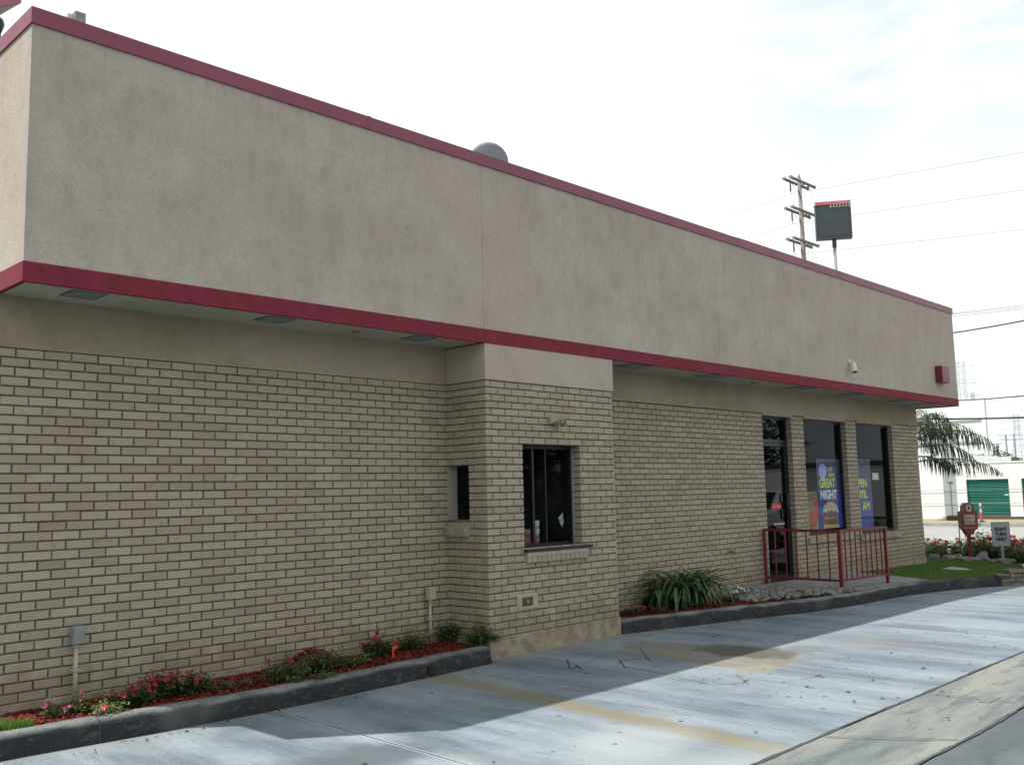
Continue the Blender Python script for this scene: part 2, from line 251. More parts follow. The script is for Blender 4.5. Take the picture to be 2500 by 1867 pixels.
# ------------------------------------------------------------------ mesh building
ORG = {}
class MB:
    def __init__(s): s.v = []; s.f = []; s.m = []
    def add(s, vs, fs, m=0):
        k = len(s.v); s.v += [tuple(q) for q in vs]; s.f += [tuple(k+i for i in f) for f in fs]; s.m += [m]*len(fs); return s
    def box(s, a, c, m=0):
        x0, y0, z0 = a; x1, y1, z1 = c
        return s.add([(x0,y0,z0),(x1,y0,z0),(x1,y1,z0),(x0,y1,z0),(x0,y0,z1),(x1,y0,z1),(x1,y1,z1),(x0,y1,z1)],
                     [(3,2,1,0),(4,5,6,7),(0,1,5,4),(1,2,6,5),(2,3,7,6),(3,0,4,7)], m)
    def obox(s, c, ax, ay, az, m=0):                           # centre and three half-axes
        c, ax, ay, az = map(Vector, (c, ax, ay, az)); q = []
        for sz in (-1, 1):
            for sx, sy in ((-1,-1),(1,-1),(1,1),(-1,1)): q.append(c+ax*sx+ay*sy+az*sz)
        return s.add(q, [(3,2,1,0),(4,5,6,7),(0,1,5,4),(1,2,6,5),(2,3,7,6),(3,0,4,7)], m)
    def tube(s, pts, r, n=8, m=0, cap=True):
        pts = [Vector(p) for p in pts]; rs = r if isinstance(r, (list, tuple)) else [r]*len(pts); k = len(s.v); up = None
        for i, p in enumerate(pts):
            d = (pts[min(i+1, len(pts)-1)]-pts[max(i-1, 0)]).normalized()
            if up is None: up = Vector((0,0,1)) if abs(d.z) < 0.9 else Vector((1,0,0))
            a = d.cross(up).normalized(); up = a.cross(d).normalized()
            for j in range(n):
                th = 2*math.pi*j/n; s.v.append(tuple(p+(a*math.cos(th)+up*math.sin(th))*rs[i]))
        for i in range(len(pts)-1):
            for j in range(n):
                s.f.append((k+i*n+j, k+i*n+(j+1)%n, k+(i+1)*n+(j+1)%n, k+(i+1)*n+j)); s.m.append(m)
        if cap:
            s.f.append(tuple(k+j for j in reversed(range(n)))); s.f.append(tuple(k+(len(pts)-1)*n+j for j in range(n))); s.m += [m, m]
        return s
    def lathe(s, c, prof, n=16, m=0, ax=(0,0,1)):
        c = Vector(c); z = Vector(ax).normalized(); a = z.orthogonal().normalized(); q = z.cross(a); k = len(s.v)
        for r_, h in prof:
            for j in range(n):
                th = 2*math.pi*j/n; s.v.append(tuple(c+z*h+(a*math.cos(th)+q*math.sin(th))*r_))
        for i in range(len(prof)-1):
            for j in range(n): s.f.append((k+i*n+j, k+i*n+(j+1)%n, k+(i+1)*n+(j+1)%n, k+(i+1)*n+j)); s.m.append(m)
        s.f.append(tuple(k+j for j in reversed(range(n)))); s.f.append(tuple(k+(len(prof)-1)*n+j for j in range(n))); s.m += [m, m]; return s
    def prism(s, poly, ext, m=0):                              # polygon (3-D points) pushed along ext
        e = Vector(ext); n = len(poly); P = [Vector(p) for p in poly]
        return s.add(P+[p+e for p in P], [tuple(reversed(range(n))), tuple(range(n, 2*n))]+[(i, (i+1)%n, n+(i+1)%n, n+i) for i in range(n)], m)
    def build(s, name, mats, parent=None, loc=None, smooth=False, bevel=0):
        org = Vector(ORG[parent.name]) if parent else Vector(loc or (0,0,0))
        me = bpy.data.meshes.new(name); me.from_pydata([tuple(Vector(v)-org) for v in s.v], [], s.f)
        for x in (mats if isinstance(mats, (list, tuple)) else [mats]): me.materials.append(x)
        me.polygons.foreach_set('material_index', s.m)
        if smooth: me.polygons.foreach_set('use_smooth', [True]*len(s.f))
        me.update(); ob = bpy.data.objects.new(name, me); COL.objects.link(ob)
        if parent: ob.parent = parent
        else: ob.location = org
        ORG[ob.name] = tuple(org)
        if bevel:
            md = ob.modifiers.new('bevel', 'BEVEL'); md.width = bevel; md.segments = 2; md.limit_method = 'ANGLE'
        return ob
def tag(o, label=None, cat=None, group=None, kind=None):
    for k, v in (('label', label), ('category', cat), ('group', group), ('kind', kind)):
        if v: o[k] = v
    return o
def thing(name, loc, label, cat, group=None):
    o = bpy.data.objects.new(name, None); COL.objects.link(o); o.location = loc; o.empty_display_size = 0.1
    ORG[o.name] = tuple(loc); return tag(o, label, cat, group)
def copy_tree(o, parent=None, dloc=None, rotz=None, sc=None):
    c = o.copy(); COL.objects.link(c); c.parent = parent
    if dloc is not None: c.location = dloc
    if rotz is not None: c.rotation_euler = (0, 0, rotz)
    if sc is not None: c.scale = (sc, sc, sc) if isinstance(sc, (int, float)) else sc
    for ch in [x for x in bpy.data.objects if x.parent == o]: copy_tree(ch, c)
    return c
def text_mesh(name, body, size, mat, parent, M4, wx=1.0, bold=0.0, ext=0.0015, align='LEFT', spacing=1.0):
    cu = bpy.data.curves.new(name, 'FONT'); cu.body = body; cu.size = size; cu.extrude = ext; cu.offset = bold; cu.align_x = align; cu.space_character = spacing
    cu.resolution_u = 3
    tmp = bpy.data.objects.new('tmp', cu); COL.objects.link(tmp)
    dg = bpy.context.evaluated_depsgraph_get(); me = bpy.data.meshes.new_from_object(tmp.evaluated_get(dg))
    bpy.data.objects.remove(tmp); org = Vector(ORG[parent.name])
    me.transform(Matrix.Translation(-org) @ M4 @ Matrix.Diagonal((wx, 1, 1, 1)))
    me.materials.clear(); me.materials.append(mat); ob = bpy.data.objects.new(name, me); COL.objects.link(ob); ob.parent = parent; ORG[ob.name] = tuple(org); return ob
def frameM(o, x, y):                                           # matrix with local x along x, y along y
    x = Vector(x).normalized(); y = Vector(y).normalized(); z = x.cross(y)
    return Matrix(((x.x,y.x,z.x,o[0]),(x.y,y.y,z.y,o[1]),(x.z,y.z,z.z,o[2]),(0,0,0,1)))

# ------------------------------------------------------------------ ground
def lerp(a, b, t): return a+(b-a)*t
def g(x): return 0.0 if x < 11.5 else (-0.2 if x > 20 else -0.2*((x-11.5)/8.5)*(0.6+0.4*(x-11.5)/8.5))
def hb(x): return 0.135+0.6*g(x)                                # beds behind the kerb
def sheet(name, poly, zf, mat, res=0.5, kind='structure', label=None):
    """a flat-ish sheet over an axis-aligned rectangle (x0,x1,y0,y1)"""
    x0, x1, y0, y1 = poly; nx = max(1, int((x1-x0)/res)); ny = max(1, int((y1-y0)/res)); nx = min(nx, 160); ny = min(ny, 60)
    mb = MB(); vs = [(lerp(x0,x1,i/nx), lerp(y0,y1,j/ny), zf(lerp(x0,x1,i/nx), lerp(y0,y1,j/ny))) for j in range(ny+1) for i in range(nx+1)]
    mb.add(vs, [(j*(nx+1)+i, j*(nx+1)+i+1, (j+1)*(nx+1)+i+1, (j+1)*(nx+1)+i) for j in range(ny) for i in range(nx)])
    return tag(mb.build(name, mat, smooth=True), kind=kind)
tag(MB().add([(-2500,-2500,-.34),(2500,-2500,-.34),(2500,2500,-.34),(-2500,2500,-.34)], [(0,1,2,3)]).build('ground', M_TERR), kind='structure')
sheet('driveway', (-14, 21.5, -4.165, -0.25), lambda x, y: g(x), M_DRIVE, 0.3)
sheet('gutter_strip', (-14, 21.5, -4.86, -4.19), lambda x, y: g(x)-0.012*math.sin(math.pi*min(1, max(0, (y+4.86)/.67))), M_GUT, 0.15)
sheet('parking_lot', (-40, 21.5, -40, -4.875), lambda x, y: g(x)-0.003, M_ASPH, 0.8)
sheet('seam_bed', (-14, 21.5, -4.9, -4.1), lambda x, y: g(x)-0.035, M_ASPH, 0.8).name = 'ground_under_seam'
sheet('street', (21.5, 38.9, -140, 140), lambda x, y: -0.2, M_STREET, 2)
sheet('verge_dirt', (39.2, 46, -140, 140), lambda x, y: -0.10+0.05*mnoise.noise((x*.8, y*.8, 0))+0.04*mnoise.noise((x*3, y*3, 0)), M_DIRT, 0.4)
sheet('lot_beyond', (46, 400, -300, 300), lambda x, y: -0.22, M_TERR, 20)
k = MB(); k.box((38.9, -140, -.33), (39.25, 140, -.055)); tag(k.build('far_kerb', M_WALK), kind='structure')
# near pavement before the street, left lawn base, beds
MW = MB(); MW.box((20.6, -60, -.33), (21.4, 60, -.12)); tag(MW.build('pavement', M_WALK), kind='structure')
def kerb(name, path, zt, w=0.13, mat=M_KERB):
    """kerb with a rounded nose swept along the front line path [(x,y)]; zt(x) top, face down to the drive"""
    P = []
    for i in range(len(path)-1):
        n = 6
        for q in range(n):
            tt = q/n; a = path[max(i-1,0)]; b_ = path[i]; c = path[i+1]; d = path[min(i+2, len(path)-1)]
            f = lambda k_: 0.5*((2*b_[k_])+(-a[k_]+c[k_])*tt+(2*a[k_]-5*b_[k_]+4*c[k_]-d[k_])*tt*tt+(-a[k_]+3*b_[k_]-3*c[k_]+d[k_])*tt**3)
            P.append((f(0), f(1)))
    P.append(path[-1]); prof = [(0.0,-.06),(-0.012,0.0),(0.0,.07),(0.008,.115),(0.022,.138),(0.045,.149),(w-.01,.150),(w,.143),(w,-.05)]
    mb = MB(); vs = []
    for i, (x, y) in enumerate(P):
        a = Vector(P[max(i-1,0)]); c = Vector(P[min(i+1,len(P)-1)]); d = (c-a).normalized(); nrm = Vector((-d.y, d.x))
        for (o_, z) in prof:
            jt = 0.007*mnoise.noise((x*5, o_*30, z*9))+.003*mnoise.noise((x*23, o_*60, z*30)); vs.append((x+nrm.x*(o_+jt), y+nrm.y*(o_+jt), g(x)+z*zt(x)/0.15+jt))
    n = len(prof); fs = [(i*n+j, (i+1)*n+j, (i+1)*n+j+1, i*n+j+1) for i in range(len(P)-1) for j in range(n-1)]
    fs += [tuple(reversed(range(n))), tuple((len(P)-1)*n+j for j in range(n))]
    mb.add(vs, fs); ob = mb.build(name, mat, smooth=True); tag(ob, kind='structure')
    md = ob.modifiers.new('e', 'EDGE_SPLIT'); md.split_angle = R(50); return P
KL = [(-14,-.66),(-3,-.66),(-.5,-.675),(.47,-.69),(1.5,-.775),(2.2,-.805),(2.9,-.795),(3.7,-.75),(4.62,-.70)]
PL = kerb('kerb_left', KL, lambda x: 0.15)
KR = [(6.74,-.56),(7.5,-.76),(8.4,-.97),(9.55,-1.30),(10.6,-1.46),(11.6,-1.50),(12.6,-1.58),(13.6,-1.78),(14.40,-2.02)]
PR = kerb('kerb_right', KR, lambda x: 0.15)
def bed(name, P, ybk, zf, mat, x0, x1, off=0.10):
    pts = [(x, y+off) for x, y in P if x0 <= x <= x1]; n = 8; vs = []
    for x, y in pts:
        for j in range(n+1): yy = lerp(y, ybk(x), j/n); vs.append((x, yy, zf(x, yy)))
    fs = [(i*(n+1)+j, (i+1)*(n+1)+j, (i+1)*(n+1)+j+1, i*(n+1)+j+1) for i in range(len(pts)-1) for j in range(n)]
    return tag(MB().add(vs, fs).build(name, mat, smooth=True), kind='structure')
def mound(x, y): return 0.15*math.exp(-((x-3.02)/.22)**2-((y+.22)/.2)**2)
bed('bed_left', [(x, y) for x, y in PL], lambda x: 0.0, lambda x, y: 0.132+mound(x, y)+0.012*mnoise.noise((x*5, y*5, 0)), M_SOIL, 0.55, 4.7)
bed('lawn_left', PL, lambda x: 9.0, lambda x, y: 0.130, M_TURF, -13.9, 0.56)
bed('bed_right', PR, lambda x: 0.0, lambda x, y: 0.130+0.01*mnoise.noise((x*5, y*5, 0)), M_SOIL, 6.7, 10.62)
bed('lawn_right', PR, lambda x: 0.02, lambda x, y: hb(x), M_TURF, 10.6, 14.3)
LT = MB(); nx, ny = 12, 14
LT.add([(lerp(14.28,20.6,i/nx), lerp(-2.1,6,j/ny), hb(lerp(14.28,20.6,i/nx))-0.003) for j in range(ny+1) for i in range(nx+1)],
       [(j*(nx+1)+i, j*(nx+1)+i+1, (j+1)*(nx+1)+i+1, (j+1)*(nx+1)+i) for j in range(ny) for i in range(nx)])
tag(LT.build('lawn_corner', M_TURF, smooth=True), kind='structure')
# concrete path at the door
sl = MB(); top = [(10.46,0,.186),(10.62,-.6,.178),(10.92,-1.335,.158),(11.9,-1.375,.152),(12.95,-1.47,.135),(13.35,-.7,.135),(13.6,0,.145)]
sl.add(top+[(x,y,z-.2) for x,y,z in top], [tuple(reversed(range(7))), tuple(range(7,14))]+[(i,(i+1)%7,7+(i+1)%7,7+i) for i in range(7)])
tag(sl.build('path', M_SLAB), kind='structure')
cr = MB(); cr.box((11.71,-1.40,.1),(11.722,-.01,.1)); 
# saw-cut overruns and cracks in the driveway
def ribbon(mb, pts, wd, z=0.003):
    for (x0,y0),(x1,y1) in zip(pts, pts[1:]):
        d = Vector((x1-x0, y1-y0)); n = Vector((-d.y, d.x)).normalized()*wd/2; L = d.length; k_ = max(1, int(L/.08)); prev = None
        for i in range(k_+1):
            q = Vector((x0,y0))+d*i/k_; jit = 0.006*mnoise.noise((q.x*9, q.y*9, 1)); ww = n*(0.32+0.9*abs(mnoise.noise((q.x*14, q.y*14, 5)))); nn = n.normalized()*jit
            cur = [(q.x-ww.x+nn.x, q.y-ww.y+nn.y, g(q.x)+z), (q.x+ww.x+nn.x, q.y+ww.y+nn.y, g(q.x)+z)]
            if prev: mb.add(prev+[cur[1], cur[0]], [(0,1,2,3)])
            prev = cur
def px_path(l): return [tuple(gz(u, v, 0)[:2]) for u, v in l]
M_CRACK = plain('crack_dirt', (0.06, 0.066, 0.07), None, 0.95)
ck = MB(); s7 = 700/2040
Z7 = lambda pts: px_path([(1450+x*s7, 1300+y*s7) for x, y in pts])
for pts, wd in (([(330,822),(365,872),(402,912)], .022), ([(150,932),(250,905),(400,893)], .014), ([(178,905),(226,964)], .024), ([(80,788),(200,800),(325,825)], .010),
                ([(200,945),(520,1010),(820,1078),(980,1080),(1100,1052)], .010), ([(1010,1010),(1100,1075)], .020), ([(1060,1075),(1080,1050),(1110,1045)], .012),
                ([(1570,1015),(1640,1030)], .018), ([(1370,1060),(1470,1045),(1600,1022)], .009), ([(740,705),(900,720),(830,745),(960,770)], .012),
                ([(1250,610),(1500,660),(1700,690)], .008)): ribbon(ck, Z7(pts), wd)
for pts, wd in (([(1385,1610),(1392,1632),(1410,1628)], .03), ([(1404,1622),(1420,1633)], .03), ([(1420,1622),(1455,1610)], .012)): ribbon(ck, px_path(pts), wd)
x_ = -8.0
while x_ < 21:
    ribbon(ck, [(x_, -4.176+.006*math.sin(x_*3)), (x_+.5, -4.176+.006*math.sin((x_+.5)*3))], .042+.02*mnoise.noise((x_, 0, 0)), .0035); ribbon(ck, [(x_, -4.868+.012*math.sin(x_*2.3)), (x_+.5, -4.868+.012*math.sin((x_+.5)*2.3))], .045+.03*mnoise.noise((x_, 3, 0)), .0045); x_ += .5
tag(ck.build('driveway_crack', M_CRACK), kind='structure')
# gutter strip cracks
gc = MB()
for u0, v0, u1, v1 in ((2015,1799,2340,1806),(2285,1695,2480,1714)):
    a = gz(u0,v0,0); c = gz(u1,v1,0); ribbon(gc, [(a.x,a.y),((a.x+c.x)/2+.03,(a.y+c.y)/2),(c.x,c.y)], .022, 0.004)
tag(gc.build('gutter_crack', M_CRACK), kind='structure')
# bars on a black backing, standing in for a wet reflection in the gutter
gp = gz(2420,1703,0); dg = thing('reflection_bars', (gp.x, gp.y, 0), 'row of small metal bars imitating a wet reflection in the pale gutter strip', 'drain')
q = MB()
for i in range(8): q.box((gp.x-.13+i*.034, gp.y-.03, -.014), (gp.x-.118+i*.034, gp.y+.03, -.006))
q.build('bars', M_ALU, dg); q = MB(); q.box((gp.x-.14, gp.y-.035, -.05), (gp.x+.13, gp.y+.035, -.0095)); q.build('dark_backing', M_BLACK, dg)

# ------------------------------------------------------------------ the restaurant
C_, PB, MJ = 0.0677, 0.1914, 0.0115                            # course height, brick pitch, joint
ZS, H0, H1 = 2.63, 2.985, 4.871
BX0, BX1, BY = 4.74, 6.69, -0.565
WX0, WX1 = 0.535, 16.60
B = thing('restaurant', (8.5, 4.0, 0), 'tan painted brick restaurant with red-edged stucco fascia and a drive-through bay', 'restaurant')
def bricks(mb, o, ud, nd, u0, u1, ztop, n, ops, ph, deepL=None, deepR=None, dep=0.012):
    """running bond; o origin, ud along wall, nd outward normal; ops = [(ua,ub,za,zb,depth)]"""
    o = Vector(o); ud = Vector(ud); nd = Vector(nd)
    for k_ in range(n):
        z1 = ztop-k_*C_-MJ*0.5; z0 = ztop-(k_+1)*C_+MJ*0.5; zc = (z0+z1)/2
        sp_ = [(u0, u1, deepL, deepR)]
        for ua, ub, za, zb, dd in ops:
            if za < zc < zb:
                ns = []
                for a, c, dl, dr in sp_:
                    if ub <= a or ua >= c: ns.append((a, c, dl, dr)); continue
                    if ua > a: ns.append((a, ua, dl, dd))
                    if ub < c: ns.append((ub, c, dd, dr))
                sp_ = ns
        for a, c, dl, dr in sp_:
            off = ph+(k_ % 2)*PB/2; j0 = math.floor((a-off)/PB)-1; cuts = [a]
            for j in range(j0, j0+int((c-a)/PB)+4):
                x = off+j*PB
                if a+0.035 < x < c-0.035: cuts.append(x)
            cuts.append(c)
            for i in range(len(cuts)-1):
                jl = MJ/2+rnd.uniform(-.0018, .0018); jr = MJ/2+rnd.uniform(-.0018, .0018)
                xa = cuts[i]+(jl if i else 0); xb = cuts[i+1]-(jr if i < len(cuts)-2 else 0)
                dpt = dl if (i == 0 and dl) else (dr if (i == len(cuts)-2 and dr) else dep)
                f = rnd.uniform(-.0012, .0015); dz = rnd.uniform(-.0010, .0010); ch = 0.0028; tl = rnd.uniform(-.0010, .0010)
                P = []
                for (x, z, e) in ((xa, z0, 0), (xb, z0, 0), (xb, z1, 0), (xa, z1, 0)): P.append(o+ud*x-nd*dpt+Vector((0,0,z+dz)))
                for (x, z) in ((xa, z0), (xb, z0), (xb, z1), (xa, z1)): P.append(o+ud*x+nd*(f-ch*1.3)+Vector((0,0,z+dz)))
                for (x, z, s_) in ((xa+ch, z0+ch, 1), (xb-ch, z0+ch, -1), (xb-ch, z1-ch, -1), (xa+ch, z1-ch, 1)): P.append(o+ud*x+nd*(f+tl*s_)+Vector((0,0,z+dz)))
                mb.add(P, [(0,1,5,4),(1,2,6,5),(2,3,7,6),(3,0,4,7),(4,5,9,8),(5,6,10,9),(6,7,11,10),(7,4,8,11),(8,9,10,11)], 0)
def panel(mb, o, ud, nd, u0, u1, z0, z1, ops, m=0, rev=0.1, inset=0.009):
    """mortar sheet with openings and their reveals"""
    o = Vector(o); ud = Vector(ud); nd = Vector(nd)
    us = sorted({u0, u1, *[q for op in ops for q in (op[0]-.007, op[1]+.007)]}); zs = sorted({z0, z1, *[min(z1, max(z0, q)) for op in ops for q in (op[2], op[3])]})
    for a, c in zip(us, us[1:]):
        for d, e in zip(zs, zs[1:]):
            mu, mz = (a+c)/2, (d+e)/2
            if any(op[0]-.007 < mu < op[1]+.007 and op[2] < mz < op[3] for op in ops): continue
            mb.add([o+ud*a-nd*inset+Vector((0,0,d)), o+ud*c-nd*inset+Vector((0,0,d)), o+ud*c-nd*inset+Vector((0,0,e)), o+ud*a-nd*inset+Vector((0,0,e))], [(0,1,2,3)], m)
    for ua, ub, za, zb, dd in ops:
        ua -= .007; ub += .007
        q = lambda u_, z_, n_: o+ud*u_-nd*n_+Vector((0,0,z_))
        for (c1, c2) in (((ua,za),(ua,zb)), ((ub,za),(ub,zb)), ((ua,zb),(ub,zb)), ((ua,za),(ub,za))):
            mb.add([q(*c1, inset), q(*c2, inset), q(*c2, dd+.02), q(*c1, dd+.02)], [(0,1,2,3)], m)
DOOR = (10.915, 11.775, 0.15, 2.598, 0.10); W1 = (12.165, 13.615, .79, 2.598, .10); W2 = (13.995, 15.47, .745, 2.598, .10)
wl = MB(); bricks(wl, (0,0,0), (1,0,0), (0,-1,0), WX0, BX0+.02, ZS, 36, [], 0.6996, deepL=.09)
panel(wl, (0,0,0), (1,0,0), (0,-1,0), WX0+.008, BX0+.02, 0.1, ZS, [], 1)
wl.box((WX0+.01, .010, .1), (WX0+.3, 8, ZS), 1); wl.build('brick_wall', [M_BRICK, M_MORT], B)
wr = MB(); bricks(wr, (0,0,0), (1,0,0), (0,-1,0), BX1-.02, WX1, ZS-.012, 36, [DOOR, W1, W2], 7.5283-PB*0, deepR=.09)
panel(wr, (0,0,0), (1,0,0), (0,-1,0), BX1-.02, WX1-.010, 0.05, ZS, [DOOR, W1, W2], 1)
bricks(wr, (WX1,0,0), (0,1,0), (1,0,0), .012, 8.0, ZS, 36, [], 0.1); wr.add([(WX1-.009,.01,.05),(WX1-.009,8,.05),(WX1-.009,8,ZS),(WX1-.009,.01,ZS)], [(0,1,2,3)], 1)
wr.build('brick_wall', [M_BRICK, M_MORT], B)
# bay
BW = (5.24, 6.115, ZS-24.5*C_, ZS-9*C_, .13); SW = (.003, .255, ZS-20.2*C_, ZS-12*C_, .12)      # SW measured from the front corner of the bay
by = MB(); bricks(by, (0,BY,0), (1,0,0), (0,-1,0), BX0, BX1, ZS, 36, [BW], 5.005, deepL=.095, deepR=.095)
panel(by, (0,BY,0), (1,0,0), (0,-1,0), BX0+.008, BX1-.008, 0.1, ZS, [BW], 1)
# left face, running back to the main wall: u measured from wall (y=0) toward the front
SWo = (-.30, .02, ZS-20*C_, ZS-12*C_, .12)
bricks(by, (BX0,0,0), (0,1,0), (-1,0,0), BY+.012, 0.0, ZS, 36, [(-.312, .02, SWo[2], SWo[3], .115)], BY+.19)
panel(by, (BX0,0,0), (0,1,0), (-1,0,0), BY+.012, 0.0, 0.1, ZS, [(-.305, -.0071, SWo[2], SWo[3], .12)], 1)
by.add([(BX1-.009,BY+.01,.1),(BX1-.009,0,.1),(BX1-.009,0,ZS),(BX1-.009,BY+.01,ZS)], [(0,1,2,3)], 1)
by.build('drive_through_bay', [M_BRICK, M_MORT], B)
# footings
ft = MB(); ft.box((WX0-.01,-.014,-.05),(BX0-.01,.05,.192)); ft.box((BX1+.01,-.014,-.05),(DOOR[0]-.01,.05,.178)); ft.box((DOOR[1]+.01,-.014,-.05),(WX1+.012,.05,.180))
ft.box((WX1-.02,.051,-.1),(WX1+.012,8,.18))
ft.build('footing', M_FOOT, B, bevel=.004)
ft = MB(); ft.box((BX0-.012,BY-.014,-.05),(BX1+.012,.0,.192)); ft.build('footing', M_FOOT, B, bevel=.006)
# stucco above the brick
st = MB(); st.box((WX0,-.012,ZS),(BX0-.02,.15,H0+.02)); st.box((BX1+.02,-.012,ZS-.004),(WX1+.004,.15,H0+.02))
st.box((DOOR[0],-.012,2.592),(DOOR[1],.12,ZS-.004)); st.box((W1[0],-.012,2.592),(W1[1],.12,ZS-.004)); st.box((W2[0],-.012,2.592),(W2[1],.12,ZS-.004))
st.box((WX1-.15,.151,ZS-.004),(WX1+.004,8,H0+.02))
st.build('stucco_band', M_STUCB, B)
st = MB(); st.box((BX0-.012,BY-.014,ZS+.002),(BX1+.014,.10,H0+.002)); st.build('bay_stucco', M_STUC, B, bevel=.006)
# fascia panels with control joints
FY = -.578; X0, X3 = .535, 17.215; ZF0, ZF1 = H0+.138, H1-.114
fa = MB(); js = [X0, 4.722, 8.925, 12.957, X3]
for a, c in zip(js, js[1:]): fa.box((a+(.0022 if a > X0 else 0), FY, ZF0-.01), (c-(.0022 if c < X3 else 0), FY+.03, ZF1+.01))
fa.box((X0+.02, FY+.006, ZF0-.01), (X3-.02, FY+.20, ZF1+.03)); fa.box((X0, FY+.031, ZF0-.01), (X0+.2, 9, ZF1+.02)); fa.box((X3-.2, FY+.031, ZF0-.01), (X3, 9, ZF1+.02)); fa.box((X0+.21, 8.8, 0), (X3-.3, 9, ZF1+.02))
fa.build('fascia', M_STUC, B)
tr = MB()
for a, c in zip(js, js[1:]): tr.box((a-(.006 if a == X0 else -.0015), FY-.007, H0), (c+(.006 if c == X3 else -.0015), FY+.028, ZF0))
tr.box((X0-.006, FY+.029, H0), (X0+.03, 9, ZF0)); tr.box((X3-.03, FY+.029, H0), (X3+.006, 9, ZF0))
tr.build('lower_red_trim', M_REDST, B, bevel=.004)
cp = MB(); cj = [X0-.012, 3.35, 6.4, 9.5, 12.5, 15.1, X3+.012]
for a, c in zip(cj, cj[1:]): cp.box((a, FY-.016, ZF1), (c-.003, FY+.24, H1+rnd.uniform(-.003, .003)))
cp.box((X0-.012, FY+.241, ZF1), (X0+.22, 9.1, H1)); cp.box((X3-.22, FY+.241, ZF1), (X3+.012, 9.1, H1)); cp.box((X0+.22, 8.85, ZF1), (X3-.22, 9.1, H1))
for x in (3.35, 9.5, 12.5, 15.1): cp.box((x-.02, FY-.018, ZF1+.02), (x+.02, FY-.0165, H1+.004))
cp.build('red_coping', M_REDMT, B)
so = MB(); so.box((X0+.03, FY+.028, H0+.012), (WX1+.5, 0.10, H0+.04)); so.box((WX1+.004, 0.11, H0+.012), (X3-.03, 8.9, H0+.04)); so.build('soffit', M_SOFF, B)
rf = MB(); rf.box((X0+.2, FY+.2, 4.35), (X3-.2, 8.8, 4.40)); rf.build('roof', plain('roof_membrane', (.35,.35,.34)), B)
# interior shell
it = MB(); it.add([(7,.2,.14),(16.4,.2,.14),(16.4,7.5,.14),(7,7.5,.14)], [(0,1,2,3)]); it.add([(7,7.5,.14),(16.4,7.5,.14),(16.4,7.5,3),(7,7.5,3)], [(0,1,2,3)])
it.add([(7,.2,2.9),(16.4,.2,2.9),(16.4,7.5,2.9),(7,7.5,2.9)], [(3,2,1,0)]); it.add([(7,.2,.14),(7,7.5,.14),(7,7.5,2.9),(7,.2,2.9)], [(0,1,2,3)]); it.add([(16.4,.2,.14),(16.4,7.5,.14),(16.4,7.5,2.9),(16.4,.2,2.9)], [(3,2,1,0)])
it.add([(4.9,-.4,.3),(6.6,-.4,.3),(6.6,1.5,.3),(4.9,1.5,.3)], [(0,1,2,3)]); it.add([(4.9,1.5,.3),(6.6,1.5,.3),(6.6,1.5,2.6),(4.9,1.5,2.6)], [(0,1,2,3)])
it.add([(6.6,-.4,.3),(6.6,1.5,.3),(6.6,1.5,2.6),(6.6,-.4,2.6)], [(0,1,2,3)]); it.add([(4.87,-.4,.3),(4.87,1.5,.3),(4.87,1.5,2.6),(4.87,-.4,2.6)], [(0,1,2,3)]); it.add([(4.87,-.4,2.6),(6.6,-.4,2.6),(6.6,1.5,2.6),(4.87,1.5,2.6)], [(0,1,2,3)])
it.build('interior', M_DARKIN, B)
# door
def frame_rect(mb, x0, x1, y0, y1, z0, z1, wd, m=0):
    mb.box((x0,y0,z0),(x0+wd,y1,z1),m); mb.box((x1-wd,y0,z0),(x1,y1,z1),m); mb.box((x0+wd,y0,z1-wd),(x1-wd,y1,z1),m); mb.box((x0+wd,y0,z0),(x1-wd,y1,z0+wd),m)
d = MB(); frame_rect(d, DOOR[0]-.005, DOOR[1]+.005, .088, .14, .16, 2.60, .045); dr = d.build('door', M_BLACK, B); dr['label'] = 'black-framed glass door behind the red railing'
d = MB(); frame_rect(d, DOOR[0]+.045, DOOR[1]-.045, .094, .132, .19, 2.20, .05); d.box((DOOR[0]+.04,.09,2.205),(DOOR[1]-.04,.135,2.25)); d.build('door_leaf', M_BLACK, dr)
d = MB(); d.box((DOOR[0]+.09,.108,.24),(DOOR[1]-.09,.114,2.15)); d.box((DOOR[0]+.04,.108,2.25),(DOOR[1]-.04,.114,2.56)); d.build('pane', M_GLASSD, dr)
d = MB(); d.tube([(11.63,.09,1.05),(11.63,.045,1.07),(11.63,.045,1.42),(11.63,.09,1.44)], .013, 8); d.build('handle', M_BLACK, dr, smooth=True)
d = MB(); d.box((11.25,.1035,1.215),(11.525,.1065,1.30)); stk = d.build('sticker', plain('sticker_red', (.55,.07,.07)), dr)
M_TXTW = plain('lettering_white', (.72,.74,.76)); M_TXTY = plain('lettering_yellow', (.62,.68,.16))
d = MB()
d.box((11.28,.1022,1.250),(11.50,.1030,1.262)); d.build('sticker_print', plain('sticker_print', (.6,.35,.33)), dr); d = MB(); d.box((11.28,.1035,.985),(11.60,.1055,1.010)); d.build('sticker_print', plain('sticker_print', (.6,.35,.33)), dr)
